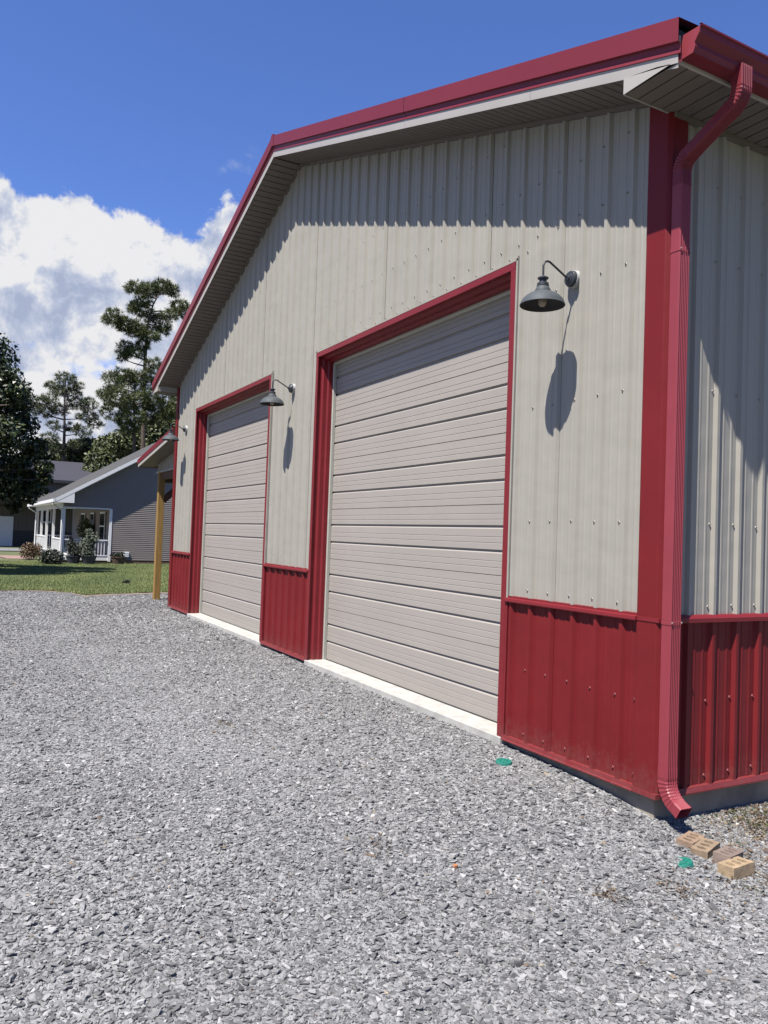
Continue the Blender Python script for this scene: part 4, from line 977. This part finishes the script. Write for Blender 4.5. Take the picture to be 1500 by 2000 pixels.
# woods that close the horizon further off, one uncountable mass
r_ = np.random.default_rng(3); C = []; R = []
for y in np.arange(-90, 120, 4.2):
    for _ in range(2):
        h = r_.uniform(5, 8.5); C.append((-118+r_.uniform(-8, 8), y+r_.uniform(-2, 2), h*.5)); R.append((3.6, 3.8, h*.55))
V, c_, T = leaves(C, R, 60000, .36, seed=8, shell=.7); wd = leaf_object('distant_woods', wood_leaf, None, V, c_, T); stuff(wd, 'distant tree line closing the horizon behind the buildings', 'woods')
# big dark oak on the left, trunk outside the picture
ok_ = thing('oak_tree', 'large dark leafy tree overhanging the lawn at the left', 'tree')
C = []; R = []; rr_ = random.Random(4)
for _ in range(46):
    a = rr_.uniform(0, 6.28); e = rr_.uniform(-.75, 1.0); q = rr_.uniform(.45, .95)
    C.append((-30.5+4.6*q*math.cos(a)*math.cos(e), -5.6+4.6*q*math.sin(a)*math.cos(e), 5.4+3.9*q*math.sin(e))); R.append([rr_.uniform(.8, 1.35)]*3)
for px, py, r in ((85, 915, 16), (70, 940, 22), (92, 935, 10), (60, 880, 26), (80, 870, 14), (45, 830, 26), (30, 770, 24), (15, 735, 22), (45, 790, 16), (55, 965, 18), (30, 985, 16), (75, 955, 16), (20, 950, 26), (40, 910, 26), (98, 915, 6)):
    p = at(px, py, -29+rr_.uniform(-.8, .8)); s_ = 32/FPX/.9; C.append(tuple(p)); R.append((r*s_,)*3)
V, c_, T = leaves(C, R, 110000, .085, seed=31, shell=.15, aspect=.55); leaf_object('crown', oak_m, ok_, V, c_, T)
MB().tube([(-30.5, -6.2, -.8), (-30.5, -6.1, 1.5), (-30.4, -5.8, 3.6), (-30.6, -5.5, 7)], [.42, .33, .26, .08], 12).build('trunk', bark, ok_)
lb = MB()
for c in C[::2]: lb.tube([(-30.4, -5.9, 2.6+(c[2]-3)*.25), tuple((Vector(c)+Vector((-30.4, -5.8, c[2]-.5)))/2), c], [.10, .06, .02], 5)
lb.build('limb', bark, ok_)
# shrubs, pots and climbing plants at the porch
def shrub(name, label, c, r, count, size, m, seed, flat=1):
    t = thing(name, label, 'shrub'); rr = random.Random(seed); C = []; R = []
    for _ in range(7): C.append((c[0]+rr.uniform(-.5, .5)*r[0], c[1]+rr.uniform(-.5, .5)*r[1], c[2]+rr.uniform(-.4, .4)*r[2])); R.append((r[0]*.6, r[1]*.6, r[2]*.6))
    V, n_, T = leaves(C, R, count, size, seed=seed, shell=.3); leaf_object('foliage', m, t, V, n_, T)
    b = MB()
    for q in C: b.tube([(c[0], c[1], c[2]-r[2]*1.3), q], [.02, .006], 5)
    b.build('stem', bark, t); return t
rust = leafmat('rusty_leaf', (.07, .035, .025), (.14, .085, .05), (.20, .16, .08), .6)
darkleaf = leafmat('dark_shrub_leaf', (.012, .014, .012), (.025, .032, .02), (.05, .06, .035), .5)
greyleaf = leafmat('grey_green_leaf', (.05, .06, .04), (.10, .12, .08), (.18, .2, .14), .6)
shrub('shrub', 'rusty brown mounded shrub beside the brick path', (-42.5, -.05, .12), (.62, .62, .5), 2200, .045, rust, 1)
shrub('shrub', 'dark low shrub at the foot of the white downspout', (-37.6, .32, .0), (.62, .62, .46), 2200, .05, darkleaf, 2)
potm = mat('dark_blue_grey_pot', (.04, .045, .06), .5); potb = mat('brown_wooden_planter', (.10, .065, .045), .85, var=.3)
def pot(x, y, r, h, m, label, fol, fh, fm, seed):
    z = float(gz(x, y))+.02
    t = thing('potted_plant', label, 'potted plant')
    MB().lathe([(.001, 0), (r*.72, 0), (r, h*.9), (r*1.06, h*.9), (r*1.06, h), (r*.94, h), (r*.9, h*.85), (.001, h*.85)], 20, 'z', (x, y, z)).build('pot', m, t, smooth=True)
    V, n_, T = leaves([(x+random.uniform(-.1, .1), y+random.uniform(-.15, .15), z+h+fh*k) for k in (.15, .4, .65, .85)], [(fol, fol, fh*.28), (fol*.9, fol*.95, fh*.28), (fol*.75, fol*.75, fh*.25), (fol*.4, fol*.4, fh*.2)], 2600, .045, seed=seed, shell=.1)
    leaf_object('foliage', fm, t, V, n_, T); MB().tube([(x, y, z+h*.8), (x+.03, y, z+h+fh*.5), (x, y+.05, z+h+fh*.9)], [.02, .015, .005], 6).build('stem', bark, t)
pot(-38.7, 1.55, .36, .42, potm, 'left tall bushy plant in a blue grey tub by the porch', .34, .85, darkleaf, 3)
pot(-38.5, 2.25, .38, .44, potm, 'tall grey green plant in a tub right of its twin', .50, 1.35, greyleaf, 4)
pot(-38.9, 3.78, .36, .40, potb, 'low plant in a brown planter under the white vent cover', .34, .22, darkleaf, 5)
shrub('climbing_shrub', 'leafy green shrub growing inside the white porch', (-45, 3.0, 1.2), (.9, .5, 1.0), 2600, .06, wood_leaf, 6)
o = shrub('weed_clump', 'small dark weed clump standing alone on the lawn', (-21.0, .83, -.13), (.14, .16, .09), 600, .02, darkleaf, 7)
